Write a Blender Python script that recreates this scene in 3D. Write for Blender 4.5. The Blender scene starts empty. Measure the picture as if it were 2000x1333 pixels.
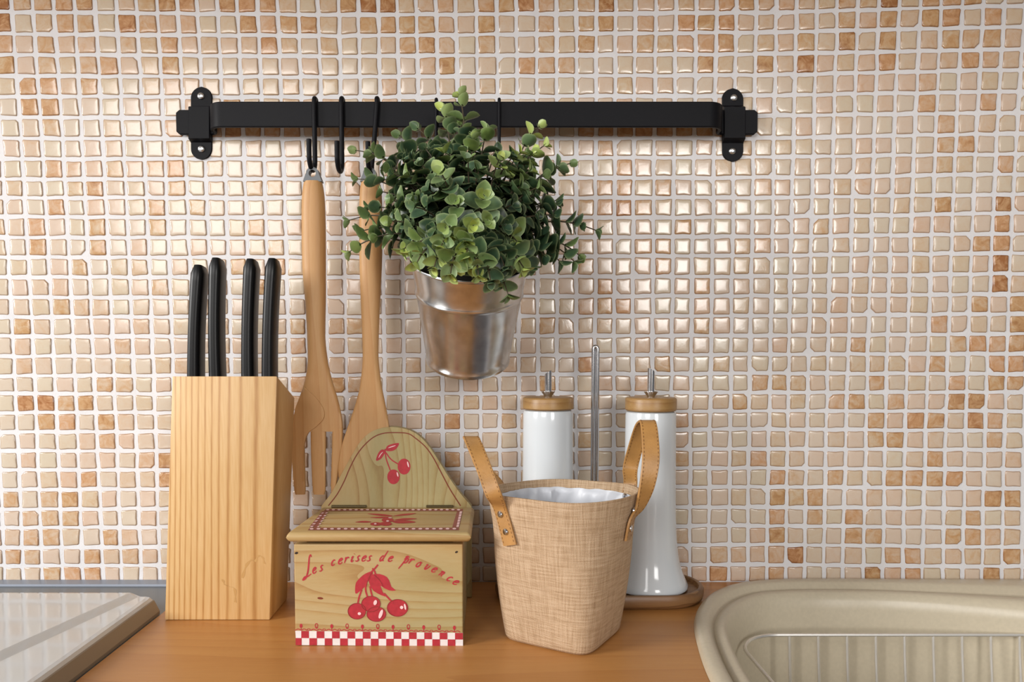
import bpy, bmesh, math, random
from mathutils import Vector, Matrix, noise as mnoise

C = bpy.context.scene.collection
SC = bpy.context.scene
PI = math.pi
V = Vector

# ------------------------------------------------------------------ camera, light, exposure
F, X0, Y0 = 1459.0, 960.0, 775.0          # focal length and principal point in pixels of the 2000 px wide frame
PITCH = math.radians(3.34)
CAM = V((0.0, -0.75, 0.2333))
cam_d = bpy.data.cameras.new('camera')
cam_d.sensor_width = 36.0
cam_d.lens = 36.0 * F / 2000.0
cam_d.shift_x = (1000.0 - X0) / 2000.0
cam_d.shift_y = (Y0 - 666.5) / 2000.0
cam_d.clip_start = 0.01
cam = bpy.data.objects.new('camera', cam_d)
cam.location = CAM
cam.rotation_euler = (PI / 2 - PITCH, 0, 0)
C.objects.link(cam)
SC.camera = cam

world = bpy.data.worlds.new('world')
SC.world = world
world.use_nodes = True
bg = world.node_tree.nodes['Background']
bg.inputs[0].default_value = (0.90, 0.95, 1.0, 1)
bg.inputs[1].default_value = 0.12

def area_light(name, loc, target, sx, sy, power, color):
    d = bpy.data.lights.new(name, 'AREA')
    d.shape = 'RECTANGLE'; d.size = sx; d.size_y = sy; d.energy = power; d.color = color
    o = bpy.data.objects.new(name, d)
    o.location = loc
    o.rotation_euler = (V(target) - V(loc)).to_track_quat('-Z', 'Y').to_euler()
    C.objects.link(o)
    return o
area_light('window_light', (0.80, -2.55, 0.68), (0.10, 0, 0.3), 0.62, 0.70, 17, (1.0, 0.98, 0.95))
area_light('far_window_light', (-1.00, -2.40, 1.00), (-0.10, 0, 0.3), 1.00, 1.10, 23, (1.0, 0.98, 0.95))
area_light('side_window_light', (-2.35, -1.20, 0.85), (0.1, 0, 0.15), 0.8, 0.9, 52, (1.0, 0.98, 0.95))

SC.view_settings.view_transform = 'Standard'
SC.view_settings.look = 'None'
SC.view_settings.gamma = 1.0
SC.view_settings.use_curve_mapping = False
SC.view_settings.exposure = 0.25

# ------------------------------------------------------------------ measuring helpers
_cp, _sp = math.cos(PITCH), math.sin(PITCH)
def ray(px, py):
    u = (px - X0) / F; v = -(py - Y0) / F
    return V((u, _cp + v * _sp, v * _cp - _sp))
def P(px, py, d):                       # point at distance d in front of the tiled wall
    r = ray(px, py); t = (-d - CAM.y) / r.y
    return CAM + r * t
def G(px, py, z=0.0):                   # point at height z above the worktop
    r = ray(px, py); t = (z - CAM.z) / r.z
    return CAM + r * t

# ------------------------------------------------------------------ object helpers
def thing(name, label, cat, loc=(0, 0, 0), group=None):
    o = bpy.data.objects.new(name, None)
    o.empty_display_size = 0.02
    C.objects.link(o); o.location = loc
    o['label'] = label; o['category'] = cat
    if group: o['group'] = group
    return o
def base_of(o):
    v = V((0, 0, 0))
    while o is not None:
        v = v + V(o.location); o = o.parent
    return v
def obj(name, bm, m, parent=None, smooth=True, origin=None, angle=40):
    b = base_of(parent) if parent else V((0, 0, 0))
    if origin is None: origin = b
    origin = V(origin)
    bmesh.ops.translate(bm, verts=bm.verts, vec=-origin)
    me = bpy.data.meshes.new(name)
    if smooth:
        lim = math.radians(angle)
        for f in bm.faces: f.smooth = True
        for e in bm.edges:
            if len(e.link_faces) == 2 and e.calc_face_angle(0) > lim: e.smooth = False
    bm.to_mesh(me); bm.free()
    for mm in (m if isinstance(m, (list, tuple)) else [m]): me.materials.append(mm)
    o = bpy.data.objects.new(name, me)
    C.objects.link(o)
    if parent: o.parent = parent
    o.location = origin - b
    return o
def tag(o, label=None, cat=None, group=None, kind=None):
    if label: o['label'] = label
    if cat: o['category'] = cat
    if group: o['group'] = group
    if kind: o['kind'] = kind
    return o

def box(bm, a, b, bevel=0.0, mi=0):
    a = V(a); b = V(b)
    ret = bmesh.ops.create_cube(bm, size=1.0)
    vs = ret['verts']
    c = (a + b) / 2; s = b - a
    for v in vs: v.co = V((v.co.x * abs(s.x), v.co.y * abs(s.y), v.co.z * abs(s.z))) + c
    fs = set(f for v in vs for f in v.link_faces)
    for f in fs: f.material_index = mi
    if bevel > 0:
        es = list(set(e for v in vs for e in v.link_edges))
        bmesh.ops.bevel(bm, geom=es, offset=bevel, segments=2, affect='EDGES', profile=0.6)
def loft(bm, secs, cap=True, closed=True, mi=0, capends=(True, True)):
    rings = [[bm.verts.new(p) for p in s] for s in secs]
    n = len(rings[0]); out = []
    for a, b in zip(rings[:-1], rings[1:]):
        for i in range(n if closed else n - 1):
            j = (i + 1) % n
            f = bm.faces.new((a[i], a[j], b[j], b[i])); f.material_index = mi; out.append(f)
    if cap and closed:
        if capends[0]:
            f = bm.faces.new(rings[0][::-1]); f.material_index = mi
        if capends[1]:
            f = bm.faces.new(rings[-1]); f.material_index = mi
    return rings
def fix(bm):
    bmesh.ops.recalc_face_normals(bm, faces=bm.faces)
    return bm
def lathe(bm, prof, seg=48, mat=None, mi=0, close=False):
    mat = mat or Matrix.Identity(4)
    rings = []
    for r, h in prof:
        if r < 1e-6:
            rings.append([bm.verts.new(mat @ V((0, 0, h)))])
        else:
            rings.append([bm.verts.new(mat @ V((r * math.cos(2 * PI * i / seg), r * math.sin(2 * PI * i / seg), h))) for i in range(seg)])
    for a, b in zip(rings[:-1], rings[1:]):
        for i in range(seg):
            j = (i + 1) % seg
            if len(a) == 1 and len(b) == 1: continue
            if len(a) == 1: f = bm.faces.new((a[0], b[j], b[i]))
            elif len(b) == 1: f = bm.faces.new((a[i], a[j], b[0]))
            else: f = bm.faces.new((a[i], a[j], b[j], b[i]))
            f.material_index = mi
def catmull(pts, n=8, closed=False):
    pts = [V(p) for p in pts]; out = []
    m = len(pts)
    rng = range(m) if closed else range(m - 1)
    for i in rng:
        if closed:
            p0, p1, p2, p3 = pts[(i - 1) % m], pts[i], pts[(i + 1) % m], pts[(i + 2) % m]
        else:
            p1, p2 = pts[i], pts[i + 1]
            p0 = pts[i - 1] if i > 0 else p1 * 2 - p2
            p3 = pts[i + 2] if i + 2 < m else p2 * 2 - p1
        for k in range(n):
            t = k / n
            out.append(0.5 * ((2 * p1) + (p2 - p0) * t + (2 * p0 - 5 * p1 + 4 * p2 - p3) * t * t + (3 * p1 - p0 - 3 * p2 + p3) * t ** 3))
    if not closed: out.append(pts[-1])
    return out
def tube(bm, pts, r, seg=10, closed=False, mi=0, caps=True):
    pts = [V(p) for p in pts]; n = len(pts)
    rr = r if isinstance(r, (list, tuple)) else [r] * n
    tang = []
    for i in range(n):
        a = pts[(i - 1) % n] if (closed or i > 0) else pts[i]
        b = pts[(i + 1) % n] if (closed or i < n - 1) else pts[i]
        tang.append((b - a).normalized())
    up = V((0, 0, 1)) if abs(tang[0].z) < 0.9 else V((1, 0, 0))
    nn = tang[0].cross(up).normalized(); secs = []
    for i in range(n):
        nn = (nn - tang[i] * nn.dot(tang[i])).normalized()
        bb = tang[i].cross(nn)
        secs.append([pts[i] + (nn * math.cos(2 * PI * k / seg) + bb * math.sin(2 * PI * k / seg)) * rr[i] for k in range(seg)])
    if closed: secs.append(secs[0])
    loft(bm, secs, cap=caps and not closed, mi=mi)
def extrude_outline(bm, front, depth_vec, bevel=0.0):
    """closed outline (list of points) extruded by depth_vec"""
    a = [bm.verts.new(p) for p in front]
    b = [bm.verts.new(V(p) + V(depth_vec)) for p in front]
    n = len(a)
    bm.faces.new(a); bm.faces.new(b[::-1])
    es = []
    for i in range(n):
        j = (i + 1) % n
        bm.faces.new((a[i], b[i], b[j], a[j]))
    if bevel > 0:
        bm.edges.ensure_lookup_table()
        es = [bm.edges.get((a[i], a[(i + 1) % n])) for i in range(n)] + [bm.edges.get((b[i], b[(i + 1) % n])) for i in range(n)]
        bmesh.ops.bevel(bm, geom=es, offset=bevel, segments=2, affect='EDGES', profile=0.5)
def superel(a, b, n, k, e=2.0, ph=0.0):
    t = 2 * PI * k / n + ph
    c, s = math.cos(t), math.sin(t)
    return (a * math.copysign(abs(c) ** (2 / e), c), b * math.copysign(abs(s) ** (2 / e), s))

# ------------------------------------------------------------------ materials
def new_mat(name):
    m = bpy.data.materials.new(name); m.use_nodes = True
    nt = m.node_tree
    return m, nt, nt.nodes['Principled BSDF']
def N(nt, t, **kw):
    n = nt.nodes.new(t)
    for k, v in kw.items():
        if k in ('operation', 'blend_type', 'data_type', 'wave_type', 'bands_direction', 'attribute_name', 'noise_dimensions', 'feature', 'rings_direction', 'wave_profile', 'distance'):
            setattr(n, k, v)
        else:
            n.inputs[k].default_value = v
    return n
def L(nt, a, ao, b, bi): nt.links.new(a.outputs[ao], b.inputs[bi])
def ramp(nt, stops):
    n = nt.nodes.new('ShaderNodeValToRGB')
    e = n.color_ramp.elements
    while len(e) < len(stops): e.new(0.5)
    for el, (p, c) in zip(e, stops):
        el.position = p; el.color = (*c, 1) if len(c) == 3 else c
    return n
def plain(name, col, rough=0.5, metal=0.0, coat=0.0, var=0.0, vscale=60, bump=0.0, bscale=200, spec=0.5):
    m, nt, b = new_mat(name)
    b.inputs['Base Color'].default_value = (*col, 1)
    b.inputs['Roughness'].default_value = rough
    b.inputs['Metallic'].default_value = metal
    b.inputs['Coat Weight'].default_value = coat
    b.inputs['Specular IOR Level'].default_value = spec
    tc = nt.nodes.new('ShaderNodeTexCoord')
    if var > 0:
        n = N(nt, 'ShaderNodeTexNoise', Scale=vscale, Detail=4.0)
        L(nt, tc, 'Object', n, 'Vector')
        r = ramp(nt, [(0.3, [c * (1 - var) for c in col]), (0.7, [min(1, c * (1 + var)) for c in col])])
        L(nt, n, 'Fac', r, 'Fac'); L(nt, r, 'Color', b, 'Base Color')
    if bump > 0:
        n = N(nt, 'ShaderNodeTexNoise', Scale=bscale, Detail=3.0)
        L(nt, tc, 'Object', n, 'Vector')
        bp = N(nt, 'ShaderNodeBump', Strength=bump, Distance=0.001)
        L(nt, n, 'Fac', bp, 'Height'); L(nt, bp, 'Normal', b, 'Normal')
    return m
def wood(name, light, mid, dark, grain='Z', across='X', bands=70.0, distort=3.0, fiber=500.0, rough=0.45, coat=0.0, stretch=0.06, off=(0, 0, 0), contrast=1.0, tint=None, sharp=2.5, field=12.0):
    """grain runs along one object axis; growth rings are bands across it"""
    m, nt, b = new_mat(name)
    tc = nt.nodes.new('ShaderNodeTexCoord')
    mp = nt.nodes.new('ShaderNodeMapping')
    sc = [1.0, 1.0, 1.0]; sc['XYZ'.index(grain)] = stretch
    mp.inputs['Scale'].default_value = sc; mp.inputs['Location'].default_value = off
    L(nt, tc, 'Object', mp, 'Vector')
    # growth rings: contour lines of a stretched noise field, plus a steady drift across the board
    nf = N(nt, 'ShaderNodeTexNoise', Scale=field, Detail=1.5, Roughness=0.35)
    L(nt, mp, 'Vector', nf, 'Vector')
    xyz = nt.nodes.new('ShaderNodeSeparateXYZ'); L(nt, tc, 'Object', xyz, 'Vector')
    lin = N(nt, 'ShaderNodeMath', operation='MULTIPLY'); lin.inputs[1].default_value = bands; L(nt, xyz, across, lin, 0)
    ph = N(nt, 'ShaderNodeMath', operation='MULTIPLY_ADD'); ph.inputs[1].default_value = distort; L(nt, nf, 'Fac', ph, 0); L(nt, lin, 0, ph, 2)
    fr = N(nt, 'ShaderNodeMath', operation='FRACT'); L(nt, ph, 0, fr, 0)
    wp = N(nt, 'ShaderNodeMath', operation='POWER'); wp.inputs[1].default_value = sharp; L(nt, fr, 0, wp, 0)
    n1 = N(nt, 'ShaderNodeTexNoise', Scale=fiber, Detail=5.0, Roughness=0.6)
    L(nt, mp, 'Vector', n1, 'Vector')
    n2 = N(nt, 'ShaderNodeTexNoise', Scale=fiber * 0.06, Detail=2.0)
    L(nt, mp, 'Vector', n2, 'Vector')
    a1 = N(nt, 'ShaderNodeMath', operation='MULTIPLY'); a1.inputs[1].default_value = 0.55 * contrast
    L(nt, wp, 0, a1, 0)
    a2 = N(nt, 'ShaderNodeMath', operation='MULTIPLY_ADD'); a2.inputs[1].default_value = 0.35
    L(nt, n1, 'Fac', a2, 0); L(nt, a1, 0, a2, 2)
    a3 = N(nt, 'ShaderNodeMath', operation='MULTIPLY_ADD'); a3.inputs[1].default_value = 0.45
    L(nt, n2, 'Fac', a3, 0); L(nt, a2, 0, a3, 2)
    r = ramp(nt, [(0.25, light), (0.62, mid), (1.0, dark)])
    L(nt, a3, 0, r, 'Fac')
    last = r
    if tint:
        n3 = N(nt, 'ShaderNodeTexNoise', Scale=14.0, Detail=2.0)
        mp2 = nt.nodes.new('ShaderNodeMapping'); s2 = [1.0] * 3; s2['XYZ'.index(grain)] = 0.3
        mp2.inputs['Scale'].default_value = s2
        L(nt, tc, 'Object', mp2, 'Vector'); L(nt, mp2, 'Vector', n3, 'Vector')
        r3 = ramp(nt, [(0.42, (0, 0, 0)), (0.62, (1, 1, 1))]); L(nt, n3, 'Fac', r3, 'Fac')
        mx = N(nt, 'ShaderNodeMix', data_type='RGBA')
        L(nt, r3, 'Color', mx, 0)
        mx.blend_type = 'MULTIPLY'
        L(nt, r, 'Color', mx, 6); mx.inputs[7].default_value = (*tint, 1)
        L(nt, mx, 2, b, 'Base Color')
    else:
        L(nt, r, 'Color', b, 'Base Color')
    b.inputs['Roughness'].default_value = rough
    b.inputs['Coat Weight'].default_value = coat
    b.inputs['Coat Roughness'].default_value = 0.2
    bp = N(nt, 'ShaderNodeBump', Strength=0.25, Distance=0.0004)
    L(nt, n1, 'Fac', bp, 'Height'); L(nt, bp, 'Normal', b, 'Normal')
    return m

def make_tile_mat():
    m, nt, b = new_mat('glazed_tile')
    at = N(nt, 'ShaderNodeAttribute', attribute_name='tone')
    sep = nt.nodes.new('ShaderNodeSeparateColor'); L(nt, at, 'Color', sep, 'Color')
    geo = nt.nodes.new('ShaderNodeNewGeometry')
    off = nt.nodes.new('ShaderNodeVectorMath'); off.operation = 'MULTIPLY_ADD'
    off.inputs[1].default_value = (7.0, 5.0, 0.0)
    L(nt, at, 'Color', off, 0); L(nt, geo, 'Position', off, 2)
    n1 = N(nt, 'ShaderNodeTexNoise', Scale=95.0, Detail=4.0, Roughness=0.6, Distortion=1.2)
    L(nt, off, 0, n1, 'Vector')
    n2 = N(nt, 'ShaderNodeTexNoise', Scale=420.0, Detail=4.0, Roughness=0.7)
    L(nt, off, 0, n2, 'Vector')
    # tone + patch*amount : patchy glaze, stronger on the darker tiles
    s1 = N(nt, 'ShaderNodeMath', operation='SUBTRACT'); s1.inputs[1].default_value = 0.5
    L(nt, n1, 'Fac', s1, 0)
    amt = N(nt, 'ShaderNodeMath', operation='MULTIPLY_ADD'); amt.inputs[1].default_value = 1.7; amt.inputs[2].default_value = 0.25
    L(nt, sep, 'Red', amt, 0)
    k1 = N(nt, 'ShaderNodeMath', operation='MULTIPLY'); L(nt, s1, 0, k1, 0); L(nt, amt, 0, k1, 1)
    s2 = N(nt, 'ShaderNodeMath', operation='SUBTRACT'); s2.inputs[1].default_value = 0.5; L(nt, n2, 'Fac', s2, 0)
    k2 = N(nt, 'ShaderNodeMath', operation='MULTIPLY_ADD'); k2.inputs[1].default_value = 0.28
    L(nt, s2, 0, k2, 0); L(nt, k1, 0, k2, 2)
    sm = N(nt, 'ShaderNodeMath', operation='ADD'); L(nt, k2, 0, sm, 0); L(nt, sep, 'Red', sm, 1)
    r = ramp(nt, [(0.0, (0.62, 0.52, 0.42)), (0.30, (0.60, 0.45, 0.325)), (0.60, (0.54, 0.32, 0.165)), (1.0, (0.33, 0.14, 0.05))])
    L(nt, sm, 0, r, 'Fac')
    # pinkish or greenish cast per tile
    r2 = ramp(nt, [(0.0, (0.98, 1.0, 0.95)), (0.5, (1, 1, 1)), (1.0, (1.02, 0.95, 0.94))])
    L(nt, sep, 'Green', r2, 'Fac')
    mx = N(nt, 'ShaderNodeMix', data_type='RGBA'); mx.blend_type = 'MULTIPLY'; mx.inputs[0].default_value = 1.0
    L(nt, r, 'Color', mx, 6); L(nt, r2, 'Color', mx, 7)
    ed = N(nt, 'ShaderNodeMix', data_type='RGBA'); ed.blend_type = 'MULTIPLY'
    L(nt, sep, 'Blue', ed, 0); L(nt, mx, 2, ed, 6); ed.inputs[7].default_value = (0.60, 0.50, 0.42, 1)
    L(nt, ed, 2, b, 'Base Color')
    b.inputs['Roughness'].default_value = 0.19
    b.inputs['Specular IOR Level'].default_value = 0.65
    b.inputs['Coat Weight'].default_value = 0.12
    b.inputs['Coat Roughness'].default_value = 0.10
    bp = N(nt, 'ShaderNodeBump', Strength=0.12, Distance=0.0006)
    L(nt, n1, 'Fac', bp, 'Height'); L(nt, bp, 'Normal', b, 'Normal')
    return m

def make_burlap():
    m, nt, b = new_mat('woven_paper_cloth')
    uv = nt.nodes.new('ShaderNodeUVMap')
    nz = N(nt, 'ShaderNodeTexNoise', Scale=40.0, Detail=2.0)
    L(nt, uv, 'UV', nz, 'Vector')
    warp = nt.nodes.new('ShaderNodeVectorMath'); warp.operation = 'MULTIPLY_ADD'; warp.inputs[1].default_value = (0.0035, 0.0035, 0)
    L(nt, nz, 'Color', warp, 0); L(nt, uv, 'UV', warp, 2)
    def threads(direction, scale):
        w = nt.nodes.new('ShaderNodeTexWave'); w.wave_type = 'BANDS'; w.bands_direction = direction
        w.inputs['Scale'].default_value = scale; w.inputs['Distortion'].default_value = 0.6; w.inputs['Detail'].default_value = 1.0
        L(nt, warp, 0, w, 'Vector'); return w
    wx, wy = threads('X', 320.0), threads('Y', 320.0)
    # slubs: thick and pale threads here and there
    def slub(sx, sy):
        mp = nt.nodes.new('ShaderNodeMapping'); mp.inputs['Scale'].default_value = (sx, sy, 1)
        n = N(nt, 'ShaderNodeTexNoise', Scale=1.0, Detail=3.0)
        L(nt, uv, 'UV', mp, 'Vector'); L(nt, mp, 'Vector', n, 'Vector'); return n
    sx, sy = slub(700, 40), slub(40, 700)
    mxx = N(nt, 'ShaderNodeMath', operation='MAXIMUM'); L(nt, wx, 'Fac', mxx, 0); L(nt, wy, 'Fac', mxx, 1)
    mul = N(nt, 'ShaderNodeMath', operation='MULTIPLY'); L(nt, wx, 'Fac', mul, 0); L(nt, wy, 'Fac', mul, 1)
    av = N(nt, 'ShaderNodeMath', operation='MULTIPLY_ADD'); av.inputs[1].default_value = 0.5; L(nt, mul, 0, av, 0); L(nt, mxx, 0, av, 2)
    h = N(nt, 'ShaderNodeMath', operation='MULTIPLY'); h.inputs[1].default_value = 0.42; L(nt, av, 0, h, 0)
    add = N(nt, 'ShaderNodeMath', operation='ADD'); L(nt, sx, 'Fac', add, 0); L(nt, sy, 'Fac', add, 1)
    tot = N(nt, 'ShaderNodeMath', operation='MULTIPLY_ADD'); tot.inputs[1].default_value = 0.72; L(nt, add, 0, tot, 0); L(nt, h, 0, tot, 2)
    r = ramp(nt, [(0.50, (0.27, 0.16, 0.08)), (0.85, (0.53, 0.36, 0.215)), (1.0, (0.66, 0.49, 0.33))])
    sub = N(nt, 'ShaderNodeMath', operation='MULTIPLY'); sub.inputs[1].default_value = 0.78
    L(nt, tot, 0, sub, 0); L(nt, sub, 0, r, 'Fac'); L(nt, r, 'Color', b, 'Base Color')
    b.inputs['Roughness'].default_value = 0.75
    bp = N(nt, 'ShaderNodeBump', Strength=0.5, Distance=0.0006); L(nt, av, 0, bp, 'Height'); L(nt, bp, 'Normal', b, 'Normal')
    return m

def make_leaf():
    m, nt, b = new_mat('eucalyptus_leaf')
    at = N(nt, 'ShaderNodeAttribute', attribute_name='tone')
    sep = nt.nodes.new('ShaderNodeSeparateColor'); L(nt, at, 'Color', sep, 'Color')
    tc = nt.nodes.new('ShaderNodeNewGeometry')
    n = N(nt, 'ShaderNodeTexNoise', Scale=160.0, Detail=3.0); L(nt, tc, 'Position', n, 'Vector')
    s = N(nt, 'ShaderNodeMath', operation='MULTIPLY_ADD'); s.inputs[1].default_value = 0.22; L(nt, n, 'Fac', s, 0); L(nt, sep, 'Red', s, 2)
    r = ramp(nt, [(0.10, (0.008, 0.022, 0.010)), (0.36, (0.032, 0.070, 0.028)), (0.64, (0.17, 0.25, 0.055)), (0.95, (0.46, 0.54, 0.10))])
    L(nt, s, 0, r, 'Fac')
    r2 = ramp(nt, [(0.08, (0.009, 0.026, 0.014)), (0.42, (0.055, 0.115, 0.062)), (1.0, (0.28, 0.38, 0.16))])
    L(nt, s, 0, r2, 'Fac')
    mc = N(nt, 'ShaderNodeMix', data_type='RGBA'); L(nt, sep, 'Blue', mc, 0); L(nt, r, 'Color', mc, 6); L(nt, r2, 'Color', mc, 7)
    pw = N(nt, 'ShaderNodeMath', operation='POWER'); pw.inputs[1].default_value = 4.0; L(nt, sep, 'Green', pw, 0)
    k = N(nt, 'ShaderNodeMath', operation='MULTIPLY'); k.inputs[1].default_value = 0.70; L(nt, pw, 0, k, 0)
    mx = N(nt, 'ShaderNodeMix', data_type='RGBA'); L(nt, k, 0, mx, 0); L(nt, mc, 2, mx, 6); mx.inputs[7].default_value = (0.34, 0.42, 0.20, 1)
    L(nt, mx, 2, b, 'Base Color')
    b.inputs['Roughness'].default_value = 0.42
    b.inputs['Subsurface Weight'].default_value = 0.0
    return m

M = {}
M['tile'] = make_tile_mat()
M['grout'] = plain('pale_grout', (0.70, 0.69, 0.705), 0.85, var=0.05, vscale=40, bump=0.25, bscale=500)
M['black_metal'] = plain('black_powder_coat', (0.006, 0.006, 0.008), 0.48, 0.0, bump=0.05, bscale=900, spec=0.13)
M['black_plastic'] = plain('black_plastic', (0.006, 0.006, 0.007), 0.34, 0.0, var=0.1, spec=0.3)
M['steel'] = plain('brushed_steel', (0.62, 0.62, 0.64), 0.18, 1.0, var=0.05)
M['wire'] = plain('bright_wire', (0.84, 0.82, 0.78), 0.36, 0.8)
M['screw'] = plain('zinc_screw', (0.72, 0.74, 0.76), 0.3, 1.0)
M['galv'] = plain('galvanised_sheet', (0.64, 0.64, 0.64), 0.26, 1.0, var=0.16, vscale=90, bump=0.05, bscale=120)
M['grey_cap'] = plain('grey_metal_cap', (0.15, 0.16, 0.17), 0.5, 0.25, spec=0.3)
M['white_ceramic'] = plain('white_glazed_ceramic', (0.63, 0.665, 0.695), 0.12, 0.0, coat=0.1)
M['enamel'] = plain('white_enamel', (0.54, 0.55, 0.555), 0.09, 0.0, coat=0.2)
M['grey_trim'] = plain('grey_painted_metal', (0.17, 0.19, 0.21), 0.4, 0.2)
M['side_trim'] = plain('brownish_grey_side', (0.26, 0.215, 0.165), 0.45, 0.1)  # brownish grey, darker than the enamel top
M['trim_highlight'] = plain('grey_metal_highlight', (0.25, 0.28, 0.34), 0.4, 0.2)  # highlight along the rear trim, put into a paler bluish colour
M['sink'] = plain('beige_composite', (0.57, 0.50, 0.375), 0.33, 0.0, var=0.04, vscale=300)
M['liner'] = plain('white_plastic_film', (0.58, 0.60, 0.65), 0.38)
M['leather'] = plain('tan_leather', (0.42, 0.215, 0.065), 0.42, 0.0, var=0.14, vscale=70, bump=0.15, bscale=700)
M['thread'] = plain('brown_thread', (0.20, 0.085, 0.022), 0.7)
M['burlap'] = make_burlap()
M['leaf'] = make_leaf()
M['stem'] = plain('brown_stem', (0.055, 0.04, 0.02), 0.6, var=0.3, vscale=200)
M['moss'] = plain('dark_potting_moss', (0.015, 0.013, 0.008), 0.9, var=0.4, vscale=150)
M['red'] = plain('red_print', (0.42, 0.022, 0.035), 0.5, var=0.12, vscale=300)
M['dark_red'] = plain('dark_red_print', (0.24, 0.022, 0.018), 0.5)
M['dull_red'] = plain('dull_red_print', (0.30, 0.085, 0.06), 0.6)
M['pink'] = plain('pink_print', (0.86, 0.58, 0.58), 0.5)
M['white_print'] = plain('white_print', (0.78, 0.72, 0.71), 0.5, var=0.05, vscale=200)
M['brown_line'] = plain('brown_red_line', (0.20, 0.035, 0.012), 0.5)
M['hole'] = plain('dark_nail_hole', (0.03, 0.015, 0.008), 0.8)
M['block_wood'] = wood('pine_block', (0.66, 0.42, 0.185), (0.60, 0.345, 0.13), (0.40, 0.19, 0.055), 'Z', 'X', 26.0, 2.5, 520.0, 0.42, stretch=0.05, contrast=0.8)
def block_wood():
    m, nt, b = new_mat('pine_block_grain')
    tc = nt.nodes.new('ShaderNodeTexCoord')
    mp = nt.nodes.new('ShaderNodeMapping'); mp.inputs['Scale'].default_value = (1, 1, 0.06); L(nt, tc, 'Object', mp, 'Vector')
    nz = N(nt, 'ShaderNodeTexNoise', Scale=22.0, Detail=2.0); L(nt, mp, 'Vector', nz, 'Vector')
    xyz = nt.nodes.new('ShaderNodeSeparateXYZ'); L(nt, tc, 'Object', xyz, 'Vector')
    # leaning grain: x follows the lean of the block, rings widen towards the right
    zx = N(nt, 'ShaderNodeMath', operation='MULTIPLY_ADD'); zx.inputs[1].default_value = -0.030; L(nt, xyz, 'Z', zx, 0); L(nt, xyz, 'X', zx, 2)
    yx = N(nt, 'ShaderNodeMath', operation='MULTIPLY_ADD'); yx.inputs[1].default_value = 0.9; L(nt, xyz, 'Y', yx, 0); L(nt, zx, 0, yx, 2)
    nx = N(nt, 'ShaderNodeMath', operation='MULTIPLY_ADD'); nx.inputs[1].default_value = 0.012; L(nt, nz, 'Fac', nx, 0); L(nt, yx, 0, nx, 2)
    t = N(nt, 'ShaderNodeMath', operation='MULTIPLY_ADD'); t.inputs[1].default_value = -8.3; t.inputs[2].default_value = 0.46; L(nt, nx, 0, t, 0)
    tm = N(nt, 'ShaderNodeMath', operation='MAXIMUM'); tm.inputs[1].default_value = 0.02; L(nt, t, 0, tm, 0); t = tm
    p = N(nt, 'ShaderNodeMath', operation='POWER'); p.inputs[1].default_value = 2.2; L(nt, t, 0, p, 0)
    ph = N(nt, 'ShaderNodeMath', operation='MULTIPLY'); ph.inputs[1].default_value = 2 * PI * 13.0; L(nt, p, 0, ph, 0)
    sn = N(nt, 'ShaderNodeMath', operation='SINE'); L(nt, ph, 0, sn, 0)
    h = N(nt, 'ShaderNodeMath', operation='MULTIPLY_ADD'); h.inputs[1].default_value = 0.5; h.inputs[2].default_value = 0.5; L(nt, sn, 0, h, 0)
    pw = N(nt, 'ShaderNodeMath', operation='POWER'); pw.inputs[1].default_value = 5.0; L(nt, h, 0, pw, 0)
    n1 = N(nt, 'ShaderNodeTexNoise', Scale=600.0, Detail=4.0); L(nt, mp, 'Vector', n1, 'Vector')
    a = N(nt, 'ShaderNodeMath', operation='MULTIPLY_ADD'); a.inputs[1].default_value = 0.5; L(nt, pw, 0, a, 0)
    k = N(nt, 'ShaderNodeMath', operation='MULTIPLY'); k.inputs[1].default_value = 0.6; L(nt, n1, 'Fac', k, 0); L(nt, k, 0, a, 2)
    r = ramp(nt, [(0.22, (0.66, 0.43, 0.20)), (0.42, (0.61, 0.37, 0.15)), (0.95, (0.40, 0.19, 0.055))])
    L(nt, a, 0, r, 'Fac'); L(nt, r, 'Color', b, 'Base Color'); b.inputs['Roughness'].default_value = 0.42
    return m
M['block_wood'] = block_wood()
M['stain'] = plain('brown_stain', (0.50, 0.285, 0.10), 0.45)
M['utensil_wood'] = wood('beech_utensil', (0.53, 0.31, 0.13), (0.47, 0.245, 0.09), (0.34, 0.15, 0.05), 'Z', 'X', 110.0, 5.0, 700.0, 0.5, stretch=0.10, contrast=0.5, field=26.0)
M['box_wood'] = wood('pine_box_front', (0.50, 0.375, 0.19), (0.455, 0.30, 0.12), (0.34, 0.175, 0.055), 'X', 'Z', 75.0, 7.0, 450.0, 0.55, stretch=0.16, off=(0.3, 0, 0.11), contrast=0.78, tint=(0.82, 0.92, 0.90), field=22.0, sharp=3.0)
M['board_wood'] = wood('pine_box_back', (0.50, 0.37, 0.185), (0.45, 0.30, 0.125), (0.32, 0.165, 0.055), 'Z', 'X', 90.0, 8.0, 450.0, 0.55, stretch=0.28, off=(0.13, 0, 0.2), contrast=0.85, tint=(0.80, 0.92, 0.90), field=20.0, sharp=3.0)
M['counter'] = wood('oak_laminate', (0.54, 0.26, 0.078), (0.46, 0.20, 0.055), (0.33, 0.125, 0.03), 'X', 'Y', 60.0, 8.0, 420.0, 0.36, stretch=0.06, contrast=0.38, field=14.0)
M['bamboo'] = wood('bamboo_cap', (0.38, 0.225, 0.08), (0.31, 0.165, 0.052), (0.20, 0.08, 0.022), 'X', 'Z', 120.0, 3.0, 420.0, 0.4, stretch=0.3, contrast=0.6, field=25.0)
M['tray_wood'] = wood('acacia_tray', (0.27, 0.145, 0.06), (0.21, 0.10, 0.038), (0.10, 0.042, 0.015), 'X', 'Z', 60.0, 5.0, 420.0, 0.42, stretch=0.12, contrast=0.8, field=40.0)
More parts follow.
